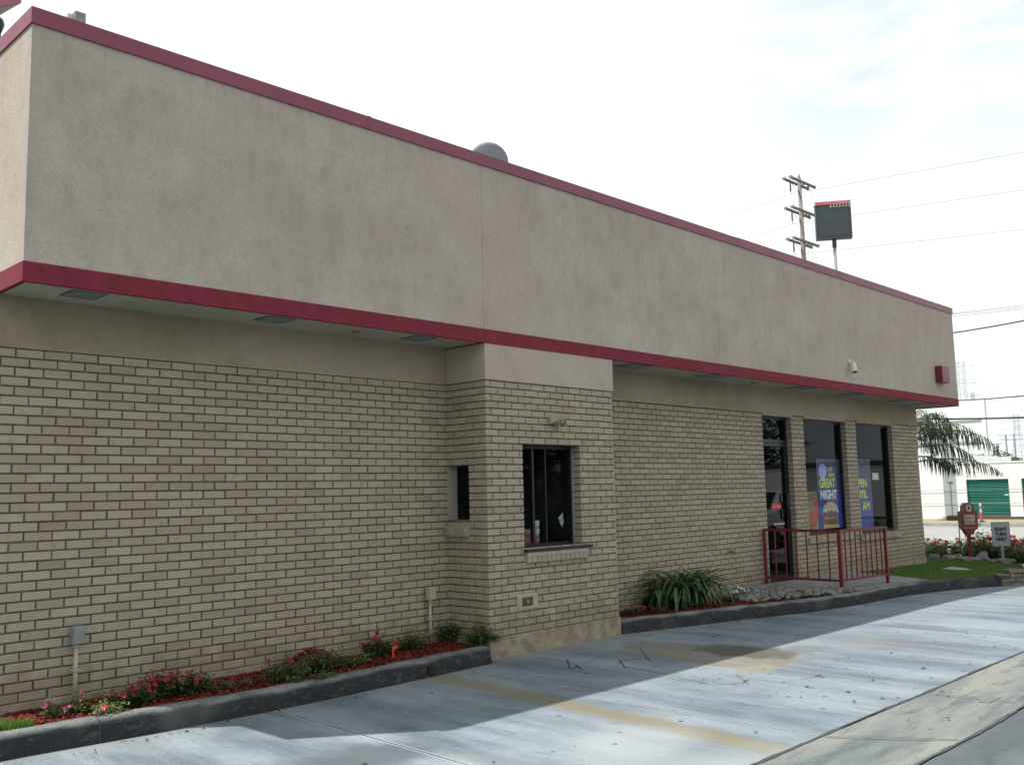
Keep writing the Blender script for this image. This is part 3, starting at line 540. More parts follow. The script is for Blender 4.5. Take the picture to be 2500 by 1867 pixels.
# windows
def window(W, nm, mull):
    f = MB(); frame_rect(f, W[0]-.005, W[1]+.005, .086, .135, W[2], 2.60, .04)
    for x in mull: f.box((x-.02,.09,W[2]+.04),(x+.02,.13,2.56))
    wd = f.build('window', M_BLACK, B); wd['label'] = nm
    f = MB(); f.box((W[0]+.035,.106,W[2]+.035),(W[1]-.035,.112,2.565)); f.build('pane', M_GLASS, wd)
    f = MB(); n = int((W[1]-W[0]+.12)/.0705); zt = W[2]-.006
    for i in range(n):
        xa = W[0]-.06+i*.0705; f.add([(xa,-.045,zt-.112),(xa+.06,-.045,zt-.112),(xa+.06,.1,zt-.112),(xa,.1,zt-.112),(xa,-.048,zt-.02),(xa+.06,-.048,zt-.02),(xa+.06,.1,zt+.006),(xa,.1,zt+.006)],
            [(3,2,1,0),(4,5,6,7),(0,1,5,4),(1,2,6,5),(2,3,7,6),(3,0,4,7)], 0)
    f.box((W[0]-.058,-.037,zt-.106),(W[0]-.06+n*.0705-.012,.0,zt-.024),1); f.build('sill', [M_BRICK, M_MORT], wd); return wd
w1 = window(W1, 'tall black-framed window with two posters', ()); w2 = window(W2, 'tall black-framed window nearest the street corner', ())
# drive-through window
f = MB(); zb, zt = BW[2]+.02, BW[3]; gyy = BY+.13
frame_rect(f, BW[0]-.005, BW[1]+.005, gyy-.012, gyy+.05, zb, zt, .035)
for x, w_ in ((5.52,.030), (5.71,.016)): f.box((x-w_/2, gyy+.0, zb+.035), (x+w_/2, gyy+.04, zt-.035))
bw = f.build('drive_through_window', M_BLACK, B)
f = MB(); f.box((BW[0]+.03, gyy+.012, zb+.03), (BW[1]-.03, gyy+.017, zt-.03)); f.build('pane', M_GLASS, bw)
f = MB(); f.box((BW[1]-.012, gyy-.03, zb), (BW[1]+.004, gyy-.013, zt)); f.build('edge_strip', M_ALU, bw)
f = MB(); f.box((BW[0]-.02, BY-.055, BW[2]-.012), (BW[1]+.11, gyy+.0, BW[2]+.018)); f.build('counter', plain('black_stone', (.02,.021,.025), None, .3), bw, bevel=.004)
f = MB(); f.box((BW[0]+.002, BY-.042, BW[2]-.050), (BW[1]+.05, BY+.02, BW[2]-.0125), 2); n = 13
for i in range(n):
    wd_ = (BW[1]-BW[0]+.045)/n; xa = BW[0]+.002+i*wd_; f.box((xa+(.0 if i else 0), BY-.036, BW[2]-.112), (xa+wd_-.009, BY+.01, BW[2]-.0505), 0)
f.box((BW[0]+.006, BY-.028, BW[2]-.108), (BW[1]+.04, BY+.0, BW[2]-.052), 1); f.build('sill', [M_BRICK, M_MORT, M_CREAMP], bw)
# things standing inside the drive-through window
def inb(u, v): q = gy(u, v, gyy+.12); return q
c0 = gy(1310, 1318, gyy+.14); cs = thing('cup_stack', (c0.x, c0.y, BW[2]+.02), 'tall stack of white and red paper cups inside the drive-through window', 'cups')
for i in range(3): MB().lathe((c0.x, c0.y, BW[2]+.03+i*.085), [(.026,0),(.034,.08)], 14).build('cup', M_WHITE if i else plain('cup_red', (.4,.12,.1)), cs, smooth=True)
ct = MB(); a = gy(1288, 1318, gyy+.16); ct.box((a.x-.06, a.y-.02, BW[2]+.02), (a.x+.035, a.y+.06, BW[2]+.19)); ct.box((a.x-.064, a.y-.024, BW[2]+.15), (a.x+.039, a.y+.064, BW[2]+.195), 1)
tag(ct.build('napkin_box', [plain('carton_red', (.33,.07,.06)), plain('carton_rim', (.25,.22,.2))], loc=(a.x, a.y, BW[2]+.02)), 'faded red carton at the left corner inside the drive-through window', 'carton')
pp = MB(); a = gy(1371, 1268, gyy+.10)
pp.add([(a.x-.055,a.y,a.z+.02),(a.x+.02,a.y,a.z-.055),(a.x+.045,a.y+.01,a.z-.03),(a.x+.035,a.y+.01,a.z+.075)], [(0,1,2,3)]); pp.add([(a.x-.05,a.y-.006,a.z-.01),(a.x-.02,a.y-.006,a.z-.05),(a.x+.02,a.y-.006,a.z-.09),(a.x-.01,a.y-.006,a.z-.035)], [(0,1,2,3)])
o_ = pp.build('paper_slip', M_WHITE, loc=tuple(a)); o_.modifiers.new('t', 'SOLIDIFY').thickness = .001; tag(o_, 'white paper slips taped at a tilt inside the drive-through window', 'paper')
# slit window on the side of the bay
f = MB(); z0, z1 = SWo[2]+.01, SWo[3]; fx = BX0+.118
f.box((fx, -.36, z0), (fx+.012, -.006, z1)); sw = f.build('side_window', M_BLACK, B)
f = MB(); f.box((fx-.006,-.33,z0+.02),(fx-.001,-.03,z1-.02)); f.build('pane', M_GLASSD, sw)
f = MB(); f.box((fx-.016,-.018,z0),(fx-.001,-.004,z1)); f.build('edge_strip', M_ALU, sw)
f = MB(); f.add([(BX0+.0,-.0005,z0),(BX0+.118,-.0005,z0),(BX0+.118,-.0005,z1),(BX0+.0,-.0005,z1)],[(0,1,2,3)]); f.build('reveal', M_BRICK, sw)
f = MB()
for i in range(4):
    ya = -.308+i*.0775; f.add([(BX0-.055,ya,z0-.15),(BX0-.055,ya+.066,z0-.15),(BX0+.02,ya+.066,z0-.15),(BX0+.02,ya,z0-.15),(BX0-.075,ya,z0-.075),(BX0-.075,ya+.066,z0-.075),(BX0+.118,ya+.066,z0+.003),(BX0+.118,ya,z0+.003)],
        [(3,2,1,0),(4,5,6,7),(0,1,5,4),(1,2,6,5),(2,3,7,6),(3,0,4,7)], 0)
f.add([(BX0-.05,-.306,z0-.146),(BX0-.05,-.01,z0-.146),(BX0+.02,-.01,z0-.146),(BX0+.02,-.306,z0-.146),(BX0-.069,-.306,z0-.079),(BX0-.069,-.01,z0-.079),(BX0+.118,-.01,z0-.004),(BX0+.118,-.306,z0-.004)],
        [(3,2,1,0),(4,5,6,7),(0,1,5,4),(1,2,6,5),(2,3,7,6),(3,0,4,7)], 0)
f.build('sill', [M_BRICK, M_MORT], sw)
# recessed soffit lights
M_DIFF = plain('light_lens', (.20,.24,.26), (.14,.17,.19), .35, 60)
for i, (x0, x1) in enumerate(((.90,1.14),(2.43,2.68),(3.97,4.22),(7.19,7.57),(8.86,9.23),(11.30,11.68),(12.95,13.3),(14.9,15.2),(16.0,16.3))):
    y0, y1 = (-.47, -.235) if i < 3 else (-.50, -.20)
    f = MB(); frame_rect(f, 0, 1, 0, 1, 0, 1, .1); f = MB(); z = H0+.012
    for a, c, d_, e in ((x0,x1,y0,y0+.022),(x0,x1,y1-.022,y1),(x0,x0+.022,y0+.022,y1-.022),(x1-.022,x1,y0+.022,y1-.022)): f.box((a,d_,z-.009),(c,e,z-.0005))
    sl_ = f.build('soffit_light', plain('light_trim', (.22,.23,.21)), B)
    f = MB(); f.box((x0+.023,y0+.023,z-.006),(x1-.023,y1-.023,z-.0007)); f.build('lens', M_DIFF, sl_)
    f = MB(); f.box((x0-.008,y0-.008,z-.0015),(x1+.008,y1+.008,z-.0004)); f.build('gap', M_BLACK, sl_)
for x in (3.41, 10.2): MB().lathe((x,-.30,H0+.012), [(.036,0),(.036,-.006),(.030,-.018),(.018,-.022)], 16).build('soffit_vent', plain('vent_tan', (.22,.19,.14)), B, smooth=True)
# hose bib recess on the bay
f = MB(); oy = BY-.004; a0, a1, b0, b1 = 5.115, 5.405, ZS-2.215, ZS-2.070
f.box((a0,oy-.004,b0),(5.182,oy+.02,b1)); f.box((5.335,oy-.004,b0),(a1,oy+.02,b1)); f.box((5.182,oy-.004,b0),(5.335,oy+.02,ZS-2.186)); f.box((5.182,oy-.004,ZS-2.103),(5.335,oy+.02,b1))
rp = f.build('patch', M_CREAMP, B, bevel=.006); f = MB(); f.box((5.182,oy+.0,ZS-2.186),(5.335,oy+.0035,ZS-2.103)); f.build('recess', plain('recess_brown', (.09,.075,.05)), rp)
f = MB(); f.lathe((5.245,oy-.001,ZS-2.145), [(.016,0),(.016,.02),(.008,.024)], 10, ax=(0,-1,0)); f.build('valve', M_GREYB, rp)
# paint flaws and stains on the fascia are in the stucco; little hole in fascia
f = MB(); f.lathe(gy(993,557,FY-.001), [(.007,0),(.006,.002)], 8, ax=(0,-1,0)); f.build('nail_hole', M_BLACK, B)

# ------------------------------------------------------------------ things on the building
def cam_bullet(mount, body_c, dirv, label, n=14):
    t_ = thing('security_camera', tuple(mount), label, 'camera')
    MB().lathe(mount, [(.042,0),(.042,.012),(.028,.028),(.014,.034)], 16, ax=(0,-1,0)).build('mount', M_WHITE, t_, smooth=True)
    MB().tube([Vector(mount)+Vector((0,-.03,0)), Vector(mount)+Vector((0,-.07,-.004)), Vector(body_c)], .013, 8).build('arm', M_WHITE, t_, smooth=True)
    d_ = Vector(dirv).normalized(); bc = Vector(body_c)
    MB().lathe(bc-d_*.07, [(.024,0),(.040,.012),(.043,.05),(.043,.13),(.047,.132),(.047,.165),(.040,.165),(.038,.150)], 18, ax=d_).build('housing', M_WHITE, t_, smooth=True)
    MB().lathe(bc-d_*.07, [(.0375,.1505),(.02,.1515),(.012,.158)], 14, ax=d_).build('lens', M_BLACK, t_, smooth=True)
    return t_
cam_bullet(gy(2073,884,FY-.002), gy(2084,896,FY-.09), (-.30,-.30,-1.0), 'white bullet security camera pointing down on the right part of the stucco fascia')
# floodlight-like camera above the drive-through window
mc = gy(1350,1025,BY-.002); t_ = thing('security_camera', tuple(mc), 'cream painted camera and small flood lamp on the brick above the drive-through window', 'camera')
MB().lathe(gy(1358,1030,BY-.004), [(.045,0),(.045,.01),(.03,.03)], 16, ax=(0,-1,0)).build('mount', M_CREAMP, t_, smooth=True)
q0 = gy(1371,1032,BY-.10); MB().lathe(q0, [(.02,-.05),(.044,-.045),(.050,.0),(.050,.035),(.044,.037),(.040,.030)], 8, ax=(-.45,-.75,-.12)).build('housing', M_CREAMP, t_)
d_ = Vector((-.45,-.75,-.12)).normalized(); MB().lathe(q0+d_*.0305, [(.039,0),(.012,.003),(.012,.008)], 12, ax=d_).build('lens', plain('lens_grey', (.30,.29,.26)), t_, smooth=True)
MB().lathe(q0+d_*.037, [(.010,0),(.008,.003)], 10, ax=d_).build('lens_eye', M_BLACK, t_)
q1 = gy(1354,1022,BY-.07); MB().obox(q1, (.042,-.030,.022), (.010,.018,.006), (-.008,-.004,.026)).build('lamp_head', M_CREAMP, t_, bevel=.004)
MB().tube([gy(1358,1030,BY-.03), q0-d_*.045], .012, 8).build('arm', M_CREAMP, t_)
# red alarm box
f = MB(); ax0, ax1 = gy(2301,915,FY-.13).x, gy(2318.5,915,FY-.13).x; f.box((ax0,FY-.13,ZS+.735),(ax1,FY-.001,ZS+1.04)); ab = tag(f.build('alarm_box', M_RED, loc=(16.6,FY,3.5), bevel=.012), 'red steel bell box on the fascia near its right end', 'alarm box')
f = MB()
for i in range(5): f.box((ax0+.03,FY-.134,ZS+.76+i*.022),(ax1-.03,FY-.1305,ZS+.77+i*.022))
f.build('grille', M_REDMT, ab)
# conduit boxes
for n_, x, za, zb2, m_, lb in ((0, 1.158, .545, .672, M_GREYB, 'grey weatherproof socket box on a cream conduit above the red flowers near the left edge'),
                         (1, 4.455, .545, .665, M_CREAMP, 'cream painted socket box on a conduit in the corner beside the bay')):
    t_ = thing('conduit_box', (x,-.05,.13), lb, 'socket box', 'socket boxes on conduits along the left wall')
    f = MB(); f.box((x-.041,-.088,za),(x+.041,-.028,zb2)); bx = f.build('box', m_, t_, bevel=.006); f = MB(); f.box((x-.036,-.098,za+.006),(x+.036,-.0885,zb2-.006)); f.build('cover', m_, bx, bevel=.004)
    f = MB(); f.tube([(x-.004,-.055,za+.005),(x-.006,-.055,.10)], .0155 if n_ == 0 else .0135, 12); f.tube([(x-.004,-.055,za-.022),(x-.004,-.055,za+.002)], .021, 12); f.build('pipe', M_CREAMP, t_, smooth=True)
    f = MB(); f.box((x-.03,-.074,.36),(x+.022,-.071,.375)); f.box((x-.034,-.0715,.36),(x-.022,-.012,.375)); f.box((x+.014,-.0715,.36),(x+.026,-.012,.375)); f.build('strap', M_CREAMP, t_)
# garden tap on the right wall
a = gy(1781,1346,-.02); t_ = thing('garden_tap', tuple(a), 'small dark brass garden tap low on the brick wall left of the railing', 'tap')
MB().tube([a, a+Vector((0,-.06,0)), a+Vector((0,-.08,-.035))], .010, 8).build('spout', plain('old_brass', (.12,.10,.06), None, .5, metal=.5), t_, smooth=True)
MB().lathe(a+Vector((0,-.045,.018)), [(.006,0),(.006,.02),(.024,.022),(.024,.030)], 10).build('wheel', M_GREYB, t_)
# satellite dish, roof vent
c_ = gy(1192,392,1.5); t_ = thing('satellite_dish', (c_.x, 1.5, 4.40), 'grey round satellite dish showing above the red coping', 'satellite dish')
ax = Vector((.15,.95,.30)).normalized(); ax = (Vector((c_.x,1.5,c_.z))-CAM).normalized()*0.55+Vector((.35,.8,.15)); ax.normalize()
f = MB(); rr = .265; f.lathe(Vector((c_.x+.01,1.5,c_.z-.03)), [(.005,-.055)]+[(rr*q_/8, -.055+.055*(q_/8)**2) for q_ in range(1, 9)]+[(rr,.012)]+[(rr*q_/8, -.043+.055*(q_/8)**2) for q_ in range(7, 0, -1)], 40, ax=ax)
f.build('reflector', plain('dish_grey', (.23,.24,.27)), t_, smooth=True)
MB().tube([(c_.x,1.48,4.4),(c_.x,1.48,c_.z-.25),Vector((c_.x,1.5,c_.z))-ax*.05], .022, 8).build('mast', M_GREYB, t_)
a = gy(190,48,1.2); f = MB(); f.box((a.x-.04,1.15,4.4),(a.x+.05,1.25,a.z+.05)); f.box((a.x-.085,1.2,4.4),(a.x-.0405,1.42,a.z+.03),1)
tag(f.build('roof_vent', [M_GREYB, M_WHITE], loc=(a.x,1.2,4.4)), 'small grey vent box poking above the coping near the left corner', 'roof vent')
for u, v, lb in ((752,228,'first'),): pass

# posters in the windows
def poster(x0, x1, z0, z1, y, mat, label, name='poster'):
    t_ = thing(name, ((x0+x1)/2, y, z0), label, 'poster'); f = MB(); f.box((x0,y,z0),(x1,y+.002,z1)); f.build('sheet', mat, t_); return t_
m, t, b, o = newmat('poster_blue'); M_PBLUE = m
spz = N(t, 'ShaderNodeSeparateXYZ'); t.links.new(o, spz.inputs[0])
t.links.new(mixc(t, sstep(t, spz.outputs[2], 0.0, 1.0), (.016,.032,.30), (.018,.025,.085)), b.inputs['Base Color']); b.inputs['Roughness'].default_value = .5
p1 = poster(12.745, 13.56, .86, 1.975, .118, M_PBLUE, 'blue night poster with a moon and a burger in the middle window')
PY = .1165
FMx = lambda x, z: frameM((x, PY, z), (1,0,0), (0,0,1))
text_mesh('lettering', 'LATE', .085, M_TXTY, p1, FMx(13.12,1.785), .85, .002); text_mesh('lettering', 'NIGHT', .085, M_TXTY, p1, FMx(13.13,1.69), .85, .002)
text_mesh('lettering', 'GREAT', .20, M_TXTY, p1, FMx(12.815,1.52), .86, .007); text_mesh('lettering', 'NIGHT', .20, M_TXTW, p1, FMx(12.82,1.335), .92, .007)
f = MB(); f.add([(12.945+.135*math.cos(i*.2618), PY, 1.775+.125*math.sin(i*.2618)) for i in range(24)], [tuple(range(24))]); f.build('moon', plain('moon_print', (.20,.24,.55), (.36,.40,.70), .5, 14), p1)
# burger picture: bun, cheese, patties
def flat(pts, mat, nm, par, y=PY): MB().add([(x, y, z) for x, z in pts], [tuple(range(len(pts)))]).build(nm, mat, par)
arc = lambda cx, cz, rx, rz, a0, a1, n=14: [(cx+rx*math.cos(R(a0+(a1-a0)*i/n)), cz+rz*math.sin(R(a0+(a1-a0)*i/n))) for i in range(n+1)]
bx_, bz = 13.145, .87
flat(arc(bx_, bz+.04, .27, .06, 0, 180)+[(bx_-.27, bz), (bx_+.27, bz)], plain('bun_print', (.46,.27,.10), (.55,.38,.16), .5, 30), 'bun', p1)
flat([(bx_-.26,bz+.06),(bx_+.25,bz+.05),(bx_+.28,bz+.12),(bx_+.22,bz+.17),(bx_-.22,bz+.17),(bx_-.28,bz+.11)], plain('patty_print', (.07,.035,.02), (.13,.05,.03), .5, 40), 'patty', p1, PY-.0005)
flat([(bx_-.24,bz+.15),(bx_+.25,bz+.15),(bx_+.26,bz+.26),(bx_+.18,bz+.31),(bx_-.16,bz+.31),(bx_-.26,bz+.24)], plain('bacon_print', (.20,.05,.035), (.09,.03,.03), .5, 30), 'bacon', p1, PY-.0002)
flat([(bx_-.22,bz+.145),(bx_+.2,bz+.15),(bx_+.24,bz+.125),(bx_+.1,bz+.17),(bx_-.05,bz+.16),(bx_-.2,bz+.18)], plain('cheese_print', (.6,.36,.06)), 'cheese', p1, PY-.001)
flat([(bx_-.27,bz+.225),(bx_-.22,bz+.27),(bx_-.16,bz+.25),(bx_-.1,bz+.29),(bx_-.03,bz+.26),(bx_+.03,bz+.29),(bx_+.1,bz+.255),(bx_+.17,bz+.28),(bx_+.22,bz+.24),(bx_+.27,bz+.23),(bx_+.25,bz+.31),(bx_-.25,bz+.31)], plain('mayo_print', (.62,.66,.66)), 'sauce', p1, PY-.001)
flat([(bx_-.26,bz+.29)]+arc(bx_, bz+.29, .25, .125, 180, 0)+[(bx_+.26,bz+.29)], plain('crown_print', (.52,.30,.10), (.42,.44,.38), .5, 9), 'bun', p1, PY-.0012)
p2 = poster(12.21, 12.735, .86, 1.46, .125, plain('poster_tan', (.26,.24,.17), (.22,.19,.13), .6, 8), 'poster with orange stripes and tomatoes behind the blue poster in the middle window')
for i in range(4): flat([(12.25,1.30+i*.035),(12.70,1.345+i*.035),(12.70,1.362+i*.035),(12.25,1.315+i*.035)], plain('stripe_orange', (.42,.12,.03) if i % 2 else (.10,.11,.04)), 'stripe', p2, .1235)
flat(arc(12.70,1.20,.11,.12,0,360,20), plain('tomato_print', (.45,.08,.02), (.36,.06,.02), .5, 8), 'tomato', p2, .1235); flat(arc(12.55,1.04,.165,.13,0,360,24), plain('tomato_print', (.45,.08,.02), (.36,.06,.02), .5, 8), 'tomato', p2, .1232)
p3 = poster(13.98, 14.735, .80, 1.985, .118, M_PBLUE, 'blue opening-hours poster partly hidden by the brick pier in the right window')
text_mesh('lettering', 'OPEN', .185, M_TXTY, p3, FMx(14.07,1.515), 1.0, .008); text_mesh('lettering', 'UNTIL', .185, M_TXTY, p3, FMx(14.02,1.325), 1.0, .008); text_mesh('lettering', 'AM', .185, M_TXTY, p3, FMx(14.345,1.125), 1.0, .008)
ntc = poster(14.80, 15.05, 1.63, 1.75, .118, M_WHITE, 'small white notice taped inside the window nearest the street corner', 'notice')
# pendant lamp in the dining room
a = gy(1875,1053,1.2); t_ = thing('pendant_lamp', (a.x,1.2,2.85), 'small glass pendant lamp glimpsed through the door pane', 'lamp')
MB().tube([(a.x,1.2,2.88),(a.x,1.2,a.z+.12)], .006, 6).build('cord', M_BLACK, t_); MB().lathe((a.x,1.2,a.z-.12), [(.01,0),(.07,.07),(.085,.13),(.05,.2),(.02,.24)], 14).build('shade', plain('lamp_glass', (.6,.62,.6)), t_, smooth=True)

# ------------------------------------------------------------------ red railing
rl = thing('railing', (11.2,-.7,.17), 'red painted steel railing around the concrete step at the door', 'railing')
PA, PBb, PC = Vector((10.735,-.045,.165)), Vector((10.66,-1.20,.155)), Vector((11.955,-1.265,.145))
for p_, w_ in ((PA,.019),(PBb,.023),(PC,.019)):
    f = MB(); f.box((p_.x-w_,p_.y-w_,p_.z-.01),(p_.x+w_,p_.y+w_,.955)); pz = f.build('post', M_RED, rl); 
    f = MB(); f.box((p_.x-w_*1.8,p_.y-w_*1.8,p_.z-.0),(p_.x+w_*1.8,p_.y+w_*1.8,p_.z+.006)); f.build('base_plate', M_RED, pz)
def bar(p, q, h, wd): d_ = (Vector(q)-Vector(p)); n_ = Vector((-d_.y, d_.x, 0)).normalized(); return ((Vector(p)+Vector(q))/2, d_/2, n_*wd, Vector((0,0,h)))
for (p_, q_, nb) in ((PA, PBb, 6), (PBb, PC, 8)):
    for z, hh_ in ((.942,.016), (.285,.014)):
        a = Vector((p_.x,p_.y,z)); c = Vector((q_.x,q_.y,z)); dd = (c-a).normalized()*.0235; MB().obox(*bar(a+dd, c-dd, hh_, .017)).build('rail', M_RED, rl)
    for i in range(nb):
        k_ = (i+1)/(nb+1); c = p_.lerp(q_, k_); s_ = .0075; MB().box((c.x-s_,c.y-s_,.299),(c.x+s_,c.y+s_,.926)).build('baluster', M_RED, rl)

# ------------------------------------------------------------------ plants
def leafm(name, c1, c2, isl=.3, rough=.6):
    m = plain(name, c1, c2, rough, 9, island=isl, spec=.35); t = m.node_tree; b = t.nodes['Principled BSDF']
    b.inputs['Subsurface Weight'].default_value = 0.0
    ou = t.nodes['Material Output']; tl = N(t, 'ShaderNodeBsdfTranslucent'); tl.inputs[0].default_value = (c1[0]*1.6, c1[1]*1.7, c1[2]*.8, 1)
    mx = N(t, 'ShaderNodeMixShader'); mx.inputs[0].default_value = .22; t.links.new(b.outputs[0], mx.inputs[1]); t.links.new(tl.outputs[0], mx.inputs[2]); t.links.new(mx.outputs[0], ou.inputs[0]); return m
L_DK = leafm('leaf_dark', (.050,.095,.030), (.030,.060,.022)); L_MD = leafm('leaf_mid', (.080,.135,.035), (.05,.09,.025)); L_PALE = leafm('leaf_pale', (.22,.27,.12), (.10,.16,.06))
L_WEED = leafm('leaf_dull', (.115,.145,.060), (.07,.10,.04)); L_STRAP = leafm('leaf_strap', (.060,.120,.045), (.040,.085,.035), .25, .42); L_GR = leafm('grass_blade', (.105,.190,.036), (.070,.13,.027), .35)
F_RED = plain('petal_red', (.23,.006,.015), (.14,.005,.012), .55, 20, island=.25); F_CORAL = plain('petal_coral', (.50,.050,.060), (.42,.03,.045), .55, 20, island=.25)
F_VIO = plain('petal_violet', (.30,.015,.14), None, .55, 20); F_WHT = plain('petal_white', (.68,.68,.62), None, .55, 20); F_DRY = plain('petal_dark', (.16,.01,.025), None, .6, 20)
M_STEM = plain('stem_green', (.09,.11,.04)); M_CHIP = plain('mulch_chip', (.17,.026,.016), (.10,.015,.011), .8, 8, island=.45, spec=.2)
def leaf(mb, p, d, up, L, W, bend=.25, m=0):
    d = Vector(d).normalized(); s_ = d.cross(up)
    if s_.length < .05: s_ = Vector((1,0,0))
    s_.normalize(); n = s_.cross(d); p = Vector(p)
    a = p+d*L*.5+s_*W*.5-n*.0; c = p+d*L*.5-s_*W*.5; md = p+d*L*.45-n*L*.06; e = p+d*L-n*L*bend
    mb.add([p, a, e, c, md], [(0,4,1),(1,4,2),(2,4,3),(3,4,0)], m)
def petals(mb, c, r, n=5, m=0, axis=None, rr=rnd):
    ax = Vector(axis or (rr.uniform(-.6,.4), rr.uniform(-1,-.2), rr.uniform(.2,1))).normalized(); u = ax.orthogonal().normalized(); v = ax.cross(u); c = Vector(c)
    o_ = rr.random()*6
    for i in range(n):
        th = o_+2*math.pi*i/n; d = u*math.cos(th)+v*math.sin(th); q = u*math.cos(th+.6)+v*math.sin(th+.6); q2 = u*math.cos(th-.6)+v*math.sin(th-.6)
        mb.add([c, c+q2*r*.75+ax*r*.12, c+d*r+ax*r*.05, c+q*r*.75+ax*r*.12], [(0,1,2,3)], m)
def ball(mb, c, r, m=0, n=9, rr=rnd):
    for i in range(n):
        th = rr.random()*6.28; z = rr.uniform(-.3, 1); q = math.sqrt(max(0, 1-z*z)); d = Vector((q*math.cos(th), q*math.sin(th), z)); petals(mb, Vector(c)+d*r*.6, r*.55, 5, m, d+Vector((0,-.2,.1)), rr)
def flower_plant(base, rx, ry, h, label, leafmat, nleaf, ls, fl=(), group='bedding plants in the red mulch', cat='flowers', name='flowering_plant', kind='single', seed=1, stems=True):
    rr = random.Random(seed); b_ = Vector(base); t_ = thing(name, base, label, cat, group); mb = MB(); stem = MB(); tips = []
    ns = max(5, int(nleaf/14))
    for i in range(ns):
        th = rr.random()*6.28; q = math.sqrt(rr.random()); tip = b_+Vector((rx*q*math.cos(th), ry*q*math.sin(th), h*rr.uniform(.45,1)*(1-.35*q*q))); tips.append(tip)
        st0 = b_+Vector(((tip.x-b_.x)*.5, (tip.y-b_.y)*.5, 0)); mid = (st0+tip)/2+Vector((rr.uniform(-.02,.02), rr.uniform(-.02,.02), .01)); stem.tube([st0, mid, tip], .0025, 4)
        for j in range(int(nleaf/ns)):
            k_ = rr.uniform(.15, 1.05); p = st0.lerp(tip, k_)+Vector((rr.gauss(0,.02), rr.gauss(0,.02), rr.gauss(0,.012))); p.z = max(p.z, b_.z+.01)
            a = rr.random()*6.28; leaf(mb, p, (math.cos(a), math.sin(a), rr.uniform(-.2,.7)), Vector((0,0,1)), ls*rr.uniform(.6,1.25), ls*rr.uniform(.5,.8), rr.uniform(.1,.5))
    mb.build('foliage', leafmat, t_); stem.build('stem', M_STEM, t_)
    for (fm, nf, fs) in fl:
        for i in range(nf):
            tp = rr.choice(tips)+Vector((rr.gauss(0,.03), rr.gauss(0,.03)-.02, rr.uniform(.0,.035))); f = MB()
            if kind == 'ball': ball(f, tp+Vector((0,0,.02)), fs, 0, 10, rr); f.tube([tp+Vector((0,0,.02)), tp-Vector((0,0,.06))], .002, 4)
            else:
                for q in range(rr.choice((2,3,4))): petals(f, tp+Vector((rr.gauss(0,fs*.5), rr.gauss(0,fs*.4), rr.gauss(0,fs*.4))), fs*rr.uniform(.7,1.1), 5, 0, None, rr)
            f.build('flower', fm, t_)
    return t_
BB = .14
def at(u, v, z=BB): p = gz(u, v, z); return (p.x, min(p.y, -.07), z)
GL = 'bedding plants in the red mulch by the left wall'
flower_plant(at(128,1752), .07,.05,.15, 'small green plant with violet blooms nearest the left lawn', L_MD, 120, .032, [(F_VIO,4,.016)], GL, seed=2)
flower_plant(at(188,1738), .10,.07,.13, 'low green plant around the foot of the conduit pipe', L_MD, 200, .032, [(F_RED,2,.013)], GL, seed=3)
flower_plant(at(252,1745), .14,.06,.10, 'pale yellow-green plant with one bright coral bloom beside the sunlit kerb', L_PALE, 240, .026, [(F_CORAL,1,.020)], GL, seed=4)
flower_plant(at(315,1722), .20,.09,.14, 'leftmost of three dark plants crowded with red blooms', L_DK, 800, .038, [(F_RED,17,.016)], GL, seed=5)
flower_plant(at(385,1702), .21,.10,.18, 'tallest and middle one of three dark plants crowded with red blooms', L_DK, 900, .038, [(F_RED,22,.016)], GL, seed=6)
flower_plant(at(462,1690), .22,.09,.15, 'rightmost of three dark plants crowded with red blooms', L_DK, 780, .036, [(F_RED,18,.015)], GL, seed=7)
flower_plant(at(560,1680), .20,.05,.09, 'thin pale plant at the kerb before the mulch mound', L_WEED, 200, .028, [(F_RED,2,.014)], GL, seed=8)
flower_plant(at(700,1660), .24,.10,.21, 'leggy dull green plant with dark red blooms right of the mulch mound', L_WEED, 700, .036, [(F_DRY,5,.017),(F_RED,1,.02)], GL, seed=9)
flower_plant(at(790,1640), .22,.09,.19, 'leggy dull green plant with few blooms before the middle of the left wall', L_WEED, 620, .036, [(F_DRY,3,.014)], GL, seed=10)
flower_plant(at(758,1662), .26,.05,.07, 'low bright weed creeping along the kerb below the leggy plants', L_MD, 240, .028, [], GL, seed=11)
flower_plant(at(925,1602), .17,.08,.20, 'dark leafy plant with bright red blooms left of the orange tag', L_DK, 700, .038, [(F_RED,9,.020)], GL, seed=12)
flower_plant(at(1010,1583), .20,.09,.19, 'green plant with red blooms right of the orange tag', L_MD, 600, .036, [(F_RED,3,.019)], GL, seed=13)
flower_plant(at(850,1628), .24,.07,.13, 'straggling olive plant against the footing, half dried', L_WEED, 420, .032, [(F_DRY,1,.014)], GL, seed=14)
flower_plant(at(1105,1560), .24,.13,.22, 'green plant with one red bloom in the corner by the bay', L_MD, 760, .042, [(F_RED,2,.020)], GL, seed=15)
tr_ = at(1172,1572); flower_plant((tr_[0], -.48, BB), .22,.14,.20, 'green plant trailing over the end of the left kerb', L_MD, 760, .042, [(F_RED,1,.018)], GL, seed=16)
# orange plant tag among the red flowers
a = at(962,1606); f = MB(); f.add([(a[0]-.018,a[1],.14),(a[0]-.004,a[1]-.004,.14),(a[0]+.002,a[1]-.004,.245),(a[0]-.024,a[1],.245)], [(0,1,2,3)]); f.add([(a[0]-.022,a[1]-.005,.21),(a[0]+.035,a[1]-.008,.218),(a[0]+.032,a[1]-.008,.248),(a[0]-.022,a[1]-.005,.245)], [(0,1,2,3)])
o_ = f.build('plant_tag', plain('tag_orange', (.60,.06,.025)), loc=a); o_.modifiers.new('t', 'SOLIDIFY').thickness = .0015; tag(o_, 'bright orange-red plant tag stuck in the mulch between two red-flowered plants', 'plant tag')
